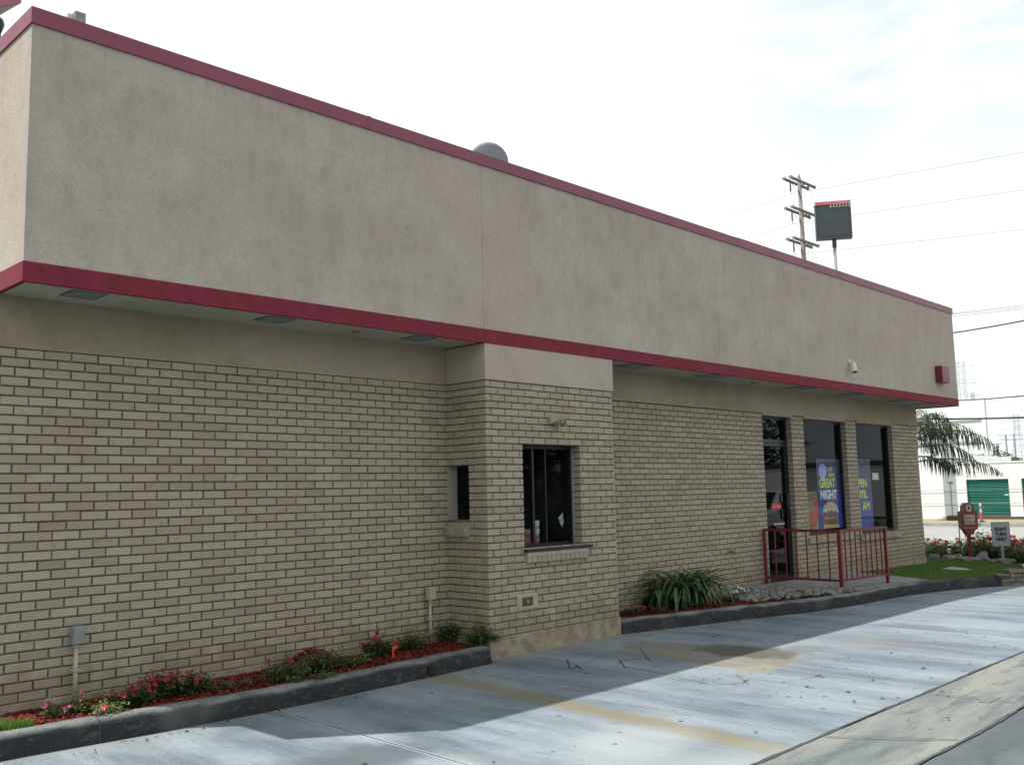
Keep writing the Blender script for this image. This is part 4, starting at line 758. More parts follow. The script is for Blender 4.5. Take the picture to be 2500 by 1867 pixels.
# mulch
def scatter_ok(x, y, P, off): 
    for (xa, ya), (xb, yb) in zip(P, P[1:]):
        if xa <= x <= xb: return y > lerp(ya, yb, (x-xa)/max(1e-6, xb-xa))+off
    return False
def mulch(name, P, x0, x1, n, zf, label, lim=None):
    mb = MB(); rr = random.Random(3)
    while len(mb.f) < n:
        x = rr.uniform(x0, x1); y = rr.uniform(-1.6, -.012)
        if not scatter_ok(x, y, P, .125) or (lim and not lim(x, y)): continue
        a = rr.random()*6.28; L = rr.uniform(.008,.026); W = rr.uniform(.003,.008); d = Vector((math.cos(a), math.sin(a), rr.uniform(-.5,.5))).normalized(); s_ = Vector((-math.sin(a), math.cos(a), rr.uniform(-.5,.5)))
        c = Vector((x, y, zf(x, y)+rr.uniform(.002,.016))); mb.add([c-d*L-s_*W, c+d*L-s_*W*.6, c+d*L+s_*W*.7, c-d*L+s_*W], [(0,1,2,3)])
    return tag(mb.build(name, M_CHIP), label, 'mulch', kind='stuff')
mulch('mulch', PL, .70, 4.68, 13000, lambda x, y: .132+mound(x, y), 'red bark mulch strewn between the left wall and the kerb')
mulch('mulch', PR, 6.76, 9.75, 7000, lambda x, y: .130, 'red bark mulch under the strap-leaved plant', lambda x, y: y < -.01 and (x < 9.0 or (x-9.0)*.9 < -y+.0))
# grass
def grass(name, n, dom, zf, h, label, seed):
    mb = MB(); rr = random.Random(seed); c = 0
    while c < n:
        x, y = dom(rr)
        if x is None: continue
        a = rr.random()*6.28; hh = h*rr.uniform(.5,1.2)*(0.8+.5*mnoise.noise((x*2.5, y*2.5, 0))); wd = rr.uniform(.0025,.0045)*(1 if h < .05 else 1.4); z = zf(x, y)-.004; dx, dy = math.cos(a)*wd, math.sin(a)*wd; lx, ly = rr.gauss(0,.35)*hh, rr.gauss(0,.35)*hh
        mb.add([(x-dx,y-dy,z),(x+dx,y+dy,z),(x+lx,y+ly,z+hh)], [(0,1,2)]); c += 1
    return tag(mb.build(name, L_GR), label, 'grass', kind='stuff')
def dl(rr):
    x = rr.uniform(-.6, .78); y = rr.uniform(-.56, .1)
    return (x, y) if x < .60+.12*math.sin(y*9) else (None, None)
grass('grass', 20000, dl, lambda x, y: .130, .085, 'bright sunlit grass at the left end of the flower bed', 5)
def inpoly(x, y, P):
    c = False
    for i in range(len(P)):
        (x0,y0),(x1,y1) = P[i-1], P[i]
        if (y0 > y) != (y1 > y) and x < (x1-x0)*(y-y0)/(y1-y0)+x0: c = not c
    return c
SLB = [tuple(gz(u_, v_, hb(16.4))[:2]) for u_, v_ in ((2286,1391),(2325,1381),(2386,1390),(2352,1397))]
def dr_(rr):
    x = 10.9+8.6*rr.random()**.8; y = rr.uniform(-2.2, 1.2)
    if x < 14.4:
        if y > -.015 or not scatter_ok(x, y, PR, .12): return None, None
        if x < 13.6 and (x < 12.9 or y > -1.3) and y > -1.36 and x < lerp(12.98, 13.62, (y+1.4)/1.4): return None, None
    else:
        if y < -2.05+.22*(x-14.4) or (x < 16.65 and y > -.02): return None, None
        if inpoly(x, y, SLB) or (x-17.3)*1.35 > (y+1.35)*-1+2.2: return None, None
    return x, y
grass('grass', 34000, dr_, lambda x, y: hb(x), .042, 'mown green grass between the building corner and the kerb on the right', 6)
f = MB(); z = hb(16.4); q4 = [gz(u_, v_, z+.012) for u_, v_ in ((2288,1390),(2325,1382),(2384,1390),(2352,1396))]; f.add([tuple(p) for p in q4]+[(p.x, p.y, p.z-.1) for p in q4], [(0,1,2,3),(7,6,5,4),(4,5,1,0),(5,6,2,1),(6,7,3,2),(7,4,0,3)])
tag(f.build('stepping_slab', M_WALK, loc=(16.4,-.7,z)), 'flat concrete slab set into the grass near the building corner', 'slab')
# strap-leaved plant
c_ = gz(1673,1476,.13); lp = thing('strap_leaf_plant', (8.28,-.33,.13), 'big clump of arching dark strap leaves in front of the right brick wall', 'plant'); mb = MB(); rr = random.Random(11)
for i in range(240):
    a = rr.random()*6.28; L = rr.uniform(.52,.96); el = rr.uniform(.95,1.52); b0 = Vector((8.28+rr.gauss(0,.13), -.33+rr.gauss(0,.07), .13)); d = Vector((math.cos(a), math.sin(a)*.75, 0)); w0 = rr.uniform(.010,.0175); s_ = Vector((-math.sin(a), math.cos(a), 0)); k0 = len(mb.v); n = 7; p = b0.copy(); ang = el; drp = rr.uniform(.20,.42)
    for j in range(n+1):
        wj = w0*(.6+.8*math.sin(math.pi*min(1,(j+1)/n*.8)))*(1 if j < n-1 else (.55 if j == n-1 else .05)); mb.v += [tuple(p-s_*wj), tuple(p+Vector((0,0,-wj*.35))), tuple(p+s_*wj)]
        p = p+(d*math.cos(ang)+Vector((0,0,math.sin(ang))))*(L/n); ang -= drp*(1+j*.12); p.z = max(p.z, .14+.003*j)
        p.y = min(p.y, -.03)
        if j < n:
            q = k0+j*3; mb.f += [(q,q+1,q+4,q+3),(q+1,q+2,q+5,q+4)]; mb.m += [0,0]
mb.build('leaves', L_STRAP, lp, smooth=True)
for i in range(4):
    a = rr.random()*6.28; b0 = Vector((8.28+rr.gauss(0,.1),-.33,.13)); MB().tube([b0, b0+Vector((math.cos(a)*.05,0,.25)), b0+Vector((math.cos(a)*.12,-.03,.45))], .004, 5).build('stem', M_STEM, lp)
# black tub behind
f = MB(); tb = Vector((7.72,-.30,.13)); tb = Vector(gz(1578,1482,.13)); tb.y = -.17; tb.x = 7.93; f.lathe(tb, [(.15,0),(.165,.10),(.175,.105),(.172,.112),(.15,.105),(.13,.03)], 24)
tag(f.build('plant_tub', plain('tub_black', (.016,.022,.022), None, .5), loc=tuple(tb), smooth=True), 'shallow black plastic tub half hidden behind the strap-leaved plant', 'tub')
flower_plant((7.30,-.30,.13), .17,.10,.12, 'low plant with small red blooms in the mulch next to the bay corner', L_DK, 260, .028, [(F_RED,9,.014)], 'bedding plants in the right bed', seed=21)
flower_plant((7.58,-.42,.13), .14,.08,.09, 'low red-flowered plant in front of the black tub', L_DK, 180, .028, [(F_RED,6,.014)], 'bedding plants in the right bed', seed=22)
flower_plant((9.35,-.42,.13), .16,.10,.14, 'small plant with white blooms between the strap leaves and the cobbles', L_MD, 260, .028, [(F_WHT,9,.016)], 'bedding plants in the right bed', seed=23)
flower_plant((9.0,-.52,.13), .16,.08,.13, 'olive-green tuft at the right foot of the strap-leaved plant', L_WEED, 260, .030, [], 'bedding plants in the right bed', cat='plant', name='leafy_plant', seed=24)
# cobbles
M_ROCK = plain('cobble_stone', (.215,.215,.195), (.13,.135,.13), .9, 7, .8, 30, island=.25, spec=.2); M_ROCK2 = plain('cobble_stone_tan', (.255,.235,.185), (.17,.165,.14), .9, 7, .8, 30, island=.25, spec=.2)
def rock_mesh(name, seed, sx, sy, sz):
    rr = random.Random(seed); mb = MB(); nu, nv = 10, 6; vs = [(0,0,-sz)]
    for j in range(1, nv):
        ph = math.pi*j/nv-math.pi/2
        for i in range(nu):
            th = 2*math.pi*i/nu; d = Vector((math.cos(th)*math.cos(ph), math.sin(th)*math.cos(ph), math.sin(ph))); k_ = 1+.42*mnoise.noise(d*1.3+Vector((seed*3.1,0,0)))+.26*mnoise.noise(d*4+Vector((seed,0,0))); vs.append((d.x*sx*k_, d.y*sy*k_, d.z*sz*k_))
    vs.append((0,0,sz)); fs = [(0, 1+(i+1)%nu, 1+i) for i in range(nu)]
    for j in range(nv-2): fs += [(1+j*nu+i, 1+j*nu+(i+1)%nu, 1+(j+1)*nu+(i+1)%nu, 1+(j+1)*nu+i) for i in range(nu)]
    fs += [(1+(nv-2)*nu+i, 1+(nv-2)*nu+(i+1)%nu, len(vs)-1) for i in range(nu)]; mb.add(vs, fs); return mb
protos = []
for i in range(7):
    mb = rock_mesh('r', i+1, .068+.01*(i%3), .040+.008*(i%2), .032); me_o = mb.build('cobble', M_ROCK if i % 3 else M_ROCK2); protos.append(me_o)
rr = random.Random(5); pos = []; tries = 0
PK = [(9.30,-.10),(9.05,-.80),(9.4,-1.02),(10.2,-1.26),(10.9,-1.28),(10.72,-.95),(10.55,-.55),(10.45,-.06),(9.9,-.05)]
def inpoly(x, y, P):
    c = False
    for i in range(len(P)):
        (x0,y0),(x1,y1) = P[i-1], P[i]
        if (y0 > y) != (y1 > y) and x < (x1-x0)*(y-y0)/(y1-y0)+x0: c = not c
    return c
while len(pos) < 170 and tries < 30000:
    tries += 1; x = rr.uniform(9.0, 11.0); y = rr.uniform(-1.33,-.06)
    if inpoly(x, y, PK) and all((x-a)**2+(y-b_)**2 > .0052 for a, b_ in pos): pos.append((x, y))
pl_lab = 'grey river cobble bedded between the red mulch and the concrete path'
for i, (x, y) in enumerate(pos):
    o_ = protos[i] if i < len(protos) else protos[i % 7].copy()
    if i >= len(protos): COL.objects.link(o_)
    o_.location = (x, y, .150+rr.uniform(-.008,.018)+.03*math.exp(-((x-9.9)/.5)**2)); o_.rotation_euler = (rr.uniform(-.3,.3), rr.uniform(-.3,.3), rr.random()*6.28); s_ = rr.uniform(.65,1.2); o_.scale = (s_, s_, s_)
    tag(o_, pl_lab, 'cobble', 'river cobbles at the foot of the railing')

# ------------------------------------------------------------------ corner bed, signs, stone edging
GB = 'geraniums in the corner bed by the street'
spots = [(18.55,.30),(19.6,.95),(20.0,.45),(19.75,-.15),(19.0,-.25),(19.35,-.75),(19.9,-1.2),(18.6,-.95),(19.2,-1.7),(17.95,-1.2),(18.5,-2.2),(17.0,-2.15),(17.9,-2.4),(18.6,-1.75),(17.4,-1.7),(20.2,1.3)]
gp_ = []
for v_ in range(3):
    gp_.append(flower_plant((18,0,hb(18)-.02), .34,.34,.36+.05*v_, 'x', L_MD if v_ != 1 else L_DK, 1000, .060, [(F_CORAL,5+v_*2,.050)], GB, 'geranium', 'geranium', 'ball', 30+v_))
words = ['hugging the far end of the bed nearest the building corner','directly behind the red direction sign','at the street edge behind the red direction sign','between the two signs at the street side','between the two signs in front','just left of the right-turn sign','behind the right-turn sign',
 'in front of the right-turn sign post','to the right behind the right-turn sign','above the big flat rock at the edging','at the right edge of the picture behind the stone edging','low at the right end above the stacked stones','at the right picture edge, highest blooms','farthest back toward the street on the right','nearest the stacked stone edging','at the back left beside the pavement']
for i, (x, y) in enumerate(spots):
    src = gp_[i % 3]; lb = 'coral-red geranium '+words[i]
    if i < 3: o_ = src; o_.location = (x, y, hb(x)-.02)
    else: o_ = copy_tree(src, None, (x, y, hb(x)-.02), rr.random()*6.28, rr.uniform(.85,1.15)*(1.45 if i in (6,10,12,11,3) else 1))
    tag(o_, lb, 'geranium', GB)
BR = [('low broken grey rock at the left end of the flower bed edging',2318,1362,.20,.10,.07),('small blocky rock under the red direction sign',2341,1362,.09,.08,.08),('long flat rock between the two signs',2372,1366,.26,.12,.05),
      ('pointed grey rock slab, the largest in the bed edging',2397,1362,.22,.10,.10),('small pale rock beside the pointed slab',2411,1368,.08,.07,.06),('half-buried rock left of the flat grey boulder',2432,1373,.14,.1,.06),('flat grey boulder near the stacked stones',2458,1374,.26,.14,.08)]
for i, (lb, u, v, sx, sy, sz) in enumerate(BR):
    p = gz(u, v+3, hb(18)); o_ = rock_mesh('r', 40+i, sx, sy, sz).build('rock', M_ROCK); o_.location = (p.x, p.y, hb(17.5)+sz*.3); o_.rotation_euler = (0,.1*(i%3-1),-.75+.2*i); tag(o_, lb, 'rock', 'edging rocks of the corner flower bed')
# stacked stone edging at the right
M_STK = plain('stacked_stone', (.22,.20,.16), (.13,.125,.11), .92, 8, .9, 25, island=.3, spec=.15)
sw_ = thing('stone_edging', (14.8,-2.2,g(14.8)), 'low dry-stacked brown stone edging at the right end of the kerb', 'stone edging'); rr = random.Random(9)
a0, a1 = Vector((14.36,-2.0,0)), Vector((16.4,-3.0,0)); dd = (a1-a0).normalized(); nn = Vector((-dd.y, dd.x, 0)); Lw = (a1-a0).length
for k_ in range(5):
    s_ = 0.0 if k_ % 2 else -.05; z = -.02+k_*.068
    while s_ < Lw:
        L = rr.uniform(.16,.34); c = a0+dd*(s_+L/2)+nn*(.07+rr.uniform(-.012,.012))+Vector((0,0,g(a0.x+s_)+z+.03))
        if k_*.068 <= .15+.22*(s_+.1): MB().obox(c, dd*(L/2-.004), nn*.08, (rr.uniform(-.004,.004),0,.031)).build('stone', M_STK, sw_, bevel=.012)
        s_ += L
# signs
def box_sign():
    p0 = gz(2365,1350,hb(18)); D = math.hypot(p0.x-CAM.x, p0.y-CAM.y); D = 21.0; P = lambda u, v: gd(u, v, D); base = P(2366,1352); base.z = hb(19)
    t_ = thing('direction_sign', tuple(base), 'small dark red box sign with a round-topped head on a post among geraniums', 'sign')
    x_ = Vector((.42,-.90,0)).normalized(); y_ = Vector((.90,.42,0))  # face turned toward the driveway
    sc = D/CF; c = P(2367,1269); face_w = .155; dep = .135
    prof = [(-.155,.165),(-.145,-.175),(-.115,-.185),(-.085,-.215),(-.055,-.285),(.055,-.285),(.085,-.215),(.115,-.185),(.150,-.175),(.155,.165),(.115,.17),(.10,.18),(.095,.26)]+[(.095*math.cos(R(q)),.245+.095*math.sin(R(q))) for q in range(20,170,20)]+[(-.095,.26),(-.10,.18),(-.115,.17)]
    fx, fz = Vector((.62,-.78,0)), Vector((0,0,1)); nrm = Vector((-.78,-.62,0))
    C0 = Vector((c.x, c.y, c.z)); sw = 1.02
    MB().prism([C0+fx*(a*sw)+fz*b_-nrm*.0 for a, b_ in prof], -nrm*.20).build('housing', plain('sign_red_side', (.16,.018,.028), None, .5), t_, bevel=.004)
    MB().add([C0+fx*(a*sw*.97)+fz*(b_*.985)+nrm*.003 for a, b_ in prof], [tuple(range(len(prof)))]).build('face', M_REDF, t_)
    f = MB(); e = [C0+fx*(.055*math.cos(R(q)))+fz*(.235+.075*math.sin(R(q)))+nrm*.006 for q in range(0,360,20)]; f.add(e, [tuple(range(len(e)))]); f.build('emblem', plain('emblem_cream', (.50,.46,.38)), t_)
    f = MB(); e = [C0+fx*(.022*math.cos(R(q)))+fz*(.235+.034*math.sin(R(q)))+nrm*.009 for q in range(0,360,30)]; f.add(e, [tuple(range(len(e)))]); f.build('emblem_mark', plain('emblem_dark', (.12,.03,.03)), t_)
    f = MB(); f.add([C0+fx*a+fz*b_+nrm*.006 for a, b_ in ((-.10,-.085),(.10,-.085),(.10,.105),(-.10,.105))], [(0,1,2,3)]); f.build('panel', plain('panel_cream', (.46,.40,.34)), t_)
    f = MB(); f.add([C0+fx*a+fz*b_+nrm*.006 for a, b_ in ((-.14,-.155),(.14,-.155),(.14,-.145),(-.14,-.145))], [(0,1,2,3)]); f.build('line', plain('panel_cream', (.46,.40,.34)), t_)
    for tx, zz in (('EXIT', .02), ('ONLY', -.062)): text_mesh('lettering', tx, .075, plain('letter_dark', (.22,.07,.06)), t_, frameM(C0+fz*zz+nrm*.008, fx, fz), 1.0, .001, .0008, 'CENTER')
    MB().obox(Vector((C0.x, C0.y, (base.z-.1+C0.z-.28)/2))-nrm*.10, fx*.032, nrm*.032, (0,0,(C0.z-.28-base.z+.1)/2)).build('post', plain('post_red', (.17,.02,.028), None, .5), t_)
    MB().tube([C0-fx*.15-nrm*.18+Vector((0,0,-.17)), Vector((C0.x,C0.y,base.z-.05))-fx*.15-nrm*.18], .010, 8).build('conduit', plain('conduit_dark', (.08,.06,.05)), t_)
box_sign()
D = 20.0; tl, tr2, bl = gd(2424,1277,D), gd(2460,1277,D), gd(2430,1330,D); c_ = gd(2443.5,1303.5,D); fx = Vector((.66,-.75,0)).normalized(); nrm = Vector((-.75,-.66,0)).normalized(); hw, hh_ = 37.5*D/CF/2*1.04/max(.2, abs(fx.dot(_R0)))*1.0, 52.5*D/CF/2
t_ = thing('road_sign', (c_.x, c_.y, hb(19)-.02), 'white RIGHT TURN ONLY sign on a short steel post in the flower bed', 'sign')
M_SGN = plain('sign_white', (.30,.335,.35), (.25,.29,.31), .4, 6); MB().obox(c_, fx*hw, nrm*.003, (0,0,hh_)).build('board', M_SGN, t_, bevel=.012)
f = MB(); fr0 = c_+nrm*.0045
for a0, b0, a1_, b1 in ((-hw+.008,-hh_+.008,hw-.008,-hh_+.013),(-hw+.008,hh_-.013,hw-.008,hh_-.008),(-hw+.008,-hh_+.013,-hw+.013,hh_-.013),(hw-.013,-hh_+.013,hw-.008,hh_-.013)):
    f.add([fr0+fx*x+Vector((0,0,z)) for x, z in ((a0,b0),(a1_,b0),(a1_,b1),(a0,b1))], [(0,1,2,3)])
f.build('border', M_BLACK, t_)
for tx, zz in (('RIGHT', .062), ('TURN', -.028), ('ONLY', -.118)): text_mesh('lettering', tx, .088, M_BLACK, t_, frameM(c_+nrm*.0045+Vector((0,0,zz)), fx, (0,0,1)), .86, .0050, .0008, 'CENTER')
for bz_ in (hh_-.025, -hh_+.025): MB().lathe(c_+nrm*.004+Vector((0,0,bz_)), [(.006,0),(.005,.004)], 8, ax=nrm).build('bolt', M_GREYB, t_)
f = MB(); pb = c_-nrm*.014+fx*.012; f.obox(Vector((pb.x,pb.y,(c_.z+hb(19)-.1)/2)), fx*.022, nrm*.010, (0,0,(c_.z-hb(19)+.1)/2)); f.build('post', M_ALU, t_)
# small wedge shaped lamp at the wall corner
a = gz(2276,1366,hb(17)); a = Vector(gz(2277,1367,hb(17))); f = MB(); f.prism([(a.x-.05,a.y+.02,a.z),(a.x-.05,a.y+.02,a.z+.06),(a.x+.02,a.y+.06,a.z+.12),(a.x+.05,a.y+.05,a.z)], (.09,-.15,0))
tag(f.build('ground_floodlight', plain('flood_grey', (.09,.10,.10), None, .5), loc=tuple(a)), 'grey wedge-shaped ground floodlight beside the far wall corner', 'floodlight')

# ------------------------------------------------------------------ palm behind the corner
M_TRUNK = plain('palm_trunk', (.17,.15,.12), (.10,.09,.07), .9, 9, .6, 20); M_RACH = plain('frond_rib', (.13,.15,.06)); L_PALM = leafm('palm_leaflet', (.032,.055,.036), (.02,.036,.024), .3, .5)
pc = gd(2222, 1086, 22.0); pt = thing('palm_tree', (pc.x, pc.y, hb(18.5)), 'feathery palm tree drooping behind the far corner of the restaurant', 'palm tree'); rr = random.Random(4)
MB().tube([(pc.x,pc.y,hb(18.5)-.2),(pc.x+.02,pc.y,.8),(pc.x,pc.y,1.6),(pc.x,pc.y,pc.z-.1)], [.17,.14,.13,.11], 12).build('trunk', M_TRUNK, pt, smooth=True)
def frond(az, el, L, droop, hang=.42, nl=40, dz=0.0):
    mb = MB(); rb = MB(); d = Vector((math.cos(az), math.sin(az), 0)); s_ = Vector((-math.sin(az), math.cos(az), 0)); p = Vector(pc)+Vector((0,0,dz)); ang = el; n = 18; P = [p.copy()]
    for i in range(n):
        p = p+(d*math.cos(ang)+Vector((0,0,math.sin(ang))))*L/n; ang -= droop*(.35+1.3*i/n)/n*2; P.append(p.copy())
    rb.tube(P, [.018*(1-.8*i/n) for i in range(n+1)], 5)
    for i in range(nl):
        k_ = .16+.84*i/nl; q = k_*n; a = P[min(int(q), n-1)].lerp(P[min(int(q)+1, n)], q-int(q)); tg = (P[min(int(q)+1, n)]-P[min(int(q), n-1)]).normalized()
        for sd_ in (-1, 1):
            ll = hang*math.sin(math.pi*min(1, .18+.80*k_))*rr.uniform(.8,1.15)+.05; b0 = a; dirn = (s_*sd_*rr.uniform(.25,.8)+tg*rr.uniform(.4,.9)+Vector((0,0,rr.uniform(-.5,.1)))).normalized(); m1 = b0+dirn*ll*.4; m2 = m1+(dirn*.35+Vector((0,0,-1))).normalized()*ll*.35; m3 = m2+Vector((rr.gauss(0,.05), rr.gauss(0,.05), -1)).normalized()*ll*.4
            w_ = .010; sv = tg*w_; k0 = len(mb.v); mb.v += [tuple(b0-sv*.6), tuple(b0+sv*.6), tuple(m1-sv), tuple(m1+sv), tuple(m2-sv*.8), tuple(m2+sv*.8), tuple(m3)]
            mb.f += [(k0,k0+1,k0+3,k0+2),(k0+2,k0+3,k0+5,k0+4),(k0+4,k0+5,k0+6)]; mb.m += [0,0,0]
    fo = mb.build('frond', L_PALM, pt); rb.build('frond_rib', M_RACH, fo)
A0 = math.atan2(_R0.y, _R0.x)
for az, el, L, dp, hg, dz in ((A0+.0,.42,2.15,.85,.50,.05),(A0+.1,.16,2.10,.42,.46,-.38),(A0-.25,.30,1.55,.9,.40,-.1),(A0+.35,.75,1.55,1.2,.42,.1),(A0+.9,1.15,2.1,1.4,.45,0),(A0-.9,.75,1.9,1.3,.45,0),(A0+.15,1.25,1.5,1.7,.5,.1),(A0+.25,.05,1.25,.5,.4,-.25),
        (A0+1.6,.9,2,1.3,.45,0),(A0+2.3,.5,2,1.2,.45,0),(A0-1.6,.8,2,1.3,.45,0),(A0+3.1,.7,2,1.2,.45,0),(A0-2.3,.5,2,1.2,.45,0),(A0-.1,1.0,1.0,1.5,.4,.05),(A0+.7,.5,1.2,1.1,.4,0)): frond(az, el, L, dp, hg, 38, dz)
# broadleaf shrub by the palm, hidden mostly by the wall
flower_plant((17.9,.95,hb(17.9)), .32,.32,1.75, 'tall dark leafy shrub hugging the far end of the restaurant below the palm', L_DK, 900, .10, [], None, 'shrub', 'shrub', seed=77)

# ------------------------------------------------------------------ storage building across the street
M_WALLW = plain('white_wall', (.70,.72,.71), (.64,.66,.66), .85, 1.5, .2, 10); M_WSHADE = plain('wall_shade_grey', (.34,.37,.38), None, .85, 1.5)
M_GREEN = plain('shutter_green', (.055,.25,.215), (.045,.21,.18), .5, 2)
sb = thing('storage_building', (44.5, 0, -.2), 'long low white storage building with green roll-up doors across the street', 'building')
DX = 44.5; doors = [(7.03,8.84),(4.75,6.50),(2.5,4.25),(.2,2.0)]; ztop = lambda y: 2.42
f = MB(); ys = [-60]+[v for d_ in reversed(doors) for v in d_]+[13.0]
for a, c in zip(ys[0::2], ys[1::2]): f.box((DX,a,-.14),(DX+.25,c,2.40))
for a, c in doors: f.box((DX,a,1.69),(DX+.25,c,2.40))
f.box((DX+.3,-60,-.14),(DX+14,13.0,2.39)); f.box((DX-.03,-60,2.41),(DX+.3,9.2,2.47)); f.build('wall', M_WALLW, sb)
f = MB(); f.box((DX-.02,-60,-.14),(DX-.003,9.2,.02)); f.build('plinth', plain('plinth_dark', (.07,.075,.08)), sb)
for a, c in doors:
    f = MB(); n = 22
    for i in range(n):
        z = .10+i*1.58/n; f.add([(DX+.14,a,z),(DX+.14,c,z),(DX+.075,c,z+1.58/n*.62),(DX+.075,a,z+1.58/n*.62),(DX+.14,c,z+1.58/n),(DX+.14,a,z+1.58/n)], [(0,1,2,3),(3,2,4,5)])
    dd_ = f.build('roller_door', M_GREEN, sb); f = MB(); f.box((DX+.08,a+.06,.95),(DX+.10,a+.22,1.02)); f.build('latch', M_WHITE, dd_)
f = MB(); f.box((DX-.02,9.30,-.14),(DX-.002,9.86,3.3)); f.build('recess_shade', M_WSHADE, sb)  # flat grey sheet: the shade of a recessed face put into its colour
f = MB(); f.box((DX-.0,9.861,2.405),(DX+10,13.0,2.9)); f.build('upper_wall', M_WALLW, sb)
f = MB()
for z in (.62, 1.22): f.tube([(DX-.06,13,z),(DX-.06,6,z)], .010, 5)
f.tube([(DX-.05,9.55,.0),(DX-.05,9.55,1.62)], .014, 5); f.tube([(DX-.05,9.45,1.62),(DX-.05,9.66,1.62)], .03, 5); f.build('pipework', M_GREYB, sb)
bb = thing('warehouse', (95, 22, -.2), 'tall pale windowless warehouse block far behind the low white building', 'building')
a = gx(2402,975,110); f = MB(); f.box((110,a.y,-.3),(110.5,a.y+60,a.z)); f.build('wall', plain('pale_cladding', (.74,.78,.77), (.70,.74,.74), .9, .4), bb)
f = MB()
for v in (1022,1076,1108): z = gx(2390,v,110).z; f.box((109.85,a.y+.5,z-.12),(109.99,a.y+40,z+.12))
f.build('cladding_joint', plain('joint_grey', (.58,.62,.63)), bb)
# delineator post and a heap by the wall
a = gx(2397,1277,41.0); t_ = thing('delineator_post', (41, a.y, -.1), 'red and white banded plastic marker post before the green roller door', 'marker post')
h_ = gx(2393,1227,41).z
for i in range(6):
    z0 = -.08+(h_+.08)*i/6; MB().lathe((41,a.y,z0), [(.045,0),(.045,(h_+.08)/6-.004)], 10).build('band', plain('band_red', (.50,.10,.10)) if i % 2 == 0 or i < 2 else M_WHITE, t_)
MB().lathe((41,a.y,-.12), [(.16,0),(.15,.05),(.07,.08)], 12).build('base', M_BLACK, t_)
a = gx(2325,1266,43); t_ = thing('utility_box', (43,a.y,-.1), 'dark low machinery beside a white cover at the foot of the pale wall', 'machinery')
f = MB(); f.box((42.8,a.y-.35,-.12),(43.2,a.y+.15,.12)); f.build('body', M_BLACK, t_, bevel=.03); f = MB(); f.lathe((43,a.y+.42,-.12), [(.22,0),(.2,.2),(.1,.32),(.02,.36)], 12); f.build('cover', M_WHITE, t_, smooth=True)

# ------------------------------------------------------------------ trees and background
def tree(base, h, r, lm, label, seed, nl=2600, ls=.28, name='tree', group='trees beyond the low white building', pts=None):
    rr = random.Random(seed); b_ = Vector(base); t_ = thing(name, tuple(base), label, 'tree', group); mb = MB(); tk = MB()
    tk.tube([b_-Vector((0,0,.3)), b_+Vector((0,0,h*.3)), b_+Vector((.1*r,0,h*.6))], [r*.10, r*.07, r*.03], 7); cl = []
    for i in range(12):
        a = rr.random()*6.28; q = rr.uniform(.2,.75)*r; c = b_+Vector((math.cos(a)*q, math.sin(a)*q, h*rr.uniform(.40,.88))); cl.append((c, r*rr.uniform(.28,.48))); tk.tube([b_+Vector((0,0,h*.28)), c], [r*.035, r*.01], 5)
    for i in range(nl):
        c, cr_ = rr.choice(cl); d = Vector((rr.gauss(0,1), rr.gauss(0,1), rr.gauss(0,1))).normalized()*cr_*rr.uniform(.6,1.0)**.5; a = rr.random()*6.28
        leaf(mb, c+d, (math.cos(a), math.sin(a), rr.uniform(-.6,.5)), Vector((0,0,1)), ls*rr.uniform(.6,1.3), ls*.6, .2)
    mb.build('crown', lm, t_); tk.build('trunk', M_TRUNK, t_); return t_
for i, (u, vt, D, r, lb) in enumerate(((2424,1108,75,1.35,'round bright green tree right of the palm, above the white roof'),(2404,1121,82,.8,'small dark tree behind the palm fronds'),(2440,1119,95,1.3,'low green tree between the far poles'),(2458,1115,100,1.5,'low green tree at the foot of the twin-pole line'),(2478,1124,110,1.5,'lowest tree line clump at the foot of the lattice tower'))):
    p = gd(u, vt, D); tree((p.x, p.y, -.3), (p.z+.3)*1.12, r*1.25, L_MD, lb, 50+i, 1500, .30)
# small red-roofed house between palm fronds
p = gd(2385,1124,70); t_ = thing('house', (p.x,p.y,-.3), 'small house with a red-tiled roof glimpsed through the lower palm fronds', 'house'); e = Vector((_R0.x,_R0.y,0)); n_ = Vector((-e.y,e.x,0))
MB().obox((p.x,p.y,1.2), e*.9, n_*2, (0,0,1.45)).build('wall', plain('house_wall', (.45,.42,.36)), t_); q = Vector((p.x,p.y,2.6))
MB().prism([q-e*1.1-n_*2.3, q+e*1.1-n_*2.3, q+e*.5+Vector((0,0,.6)), q-e*.5+Vector((0,0,.6))], n_*.3).add([q-e*1.1-n_*2.3, q+e*1.1-n_*2.3, q+e*1.1+n_*2.3, q-e*1.1+n_*2.3, q-e*.5+Vector((0,0,.6)), q+e*.5+Vector((0,0,.6))], [(3,2,1,0),(0,1,5,4),(1,2,5),(2,3,4,5),(3,0,4)]).build('roof', plain('roof_tile_red', (.20,.085,.06)), t_)

# ------------------------------------------------------------------ poles, towers and wires
M_POLE = plain('weathered_wood', (.26,.225,.21), (.18,.155,.15), .9, 3, .4, 20); M_ARM = plain('arm_wood', (.16,.13,.125), None, .85); M_INS = plain('insulator_brown', (.085,.065,.06), None, .4); M_HARD = plain('line_hardware', (.22,.25,.29), None, .5)
DP = 60.0; top_, bot = gd(1951,436,DP), gd(1968,660,DP); up_ = Vector((0,0,1)); px_ = DP/CF*1.03
fh = Vector(((top_-CAM).x, (top_-CAM).y, 0)).normalized(); rh = Vector((fh.y, -fh.x, 0))
po = thing('utility_pole', (top_.x, top_.y, -.3), 'tall wooden utility pole with three tiers of double crossarms above the roofline', 'utility pole')
MB().tube([(top_.x,top_.y,-.5),(top_.x,top_.y,bot.z),tuple(top_)], [.165,.15,.105], 12).build('pole', M_POLE, po, smooth=True)
ad = (rh*1.44+fh*2.75).normalized(); off = Vector((ad.y,-ad.x,0))
tiers = []
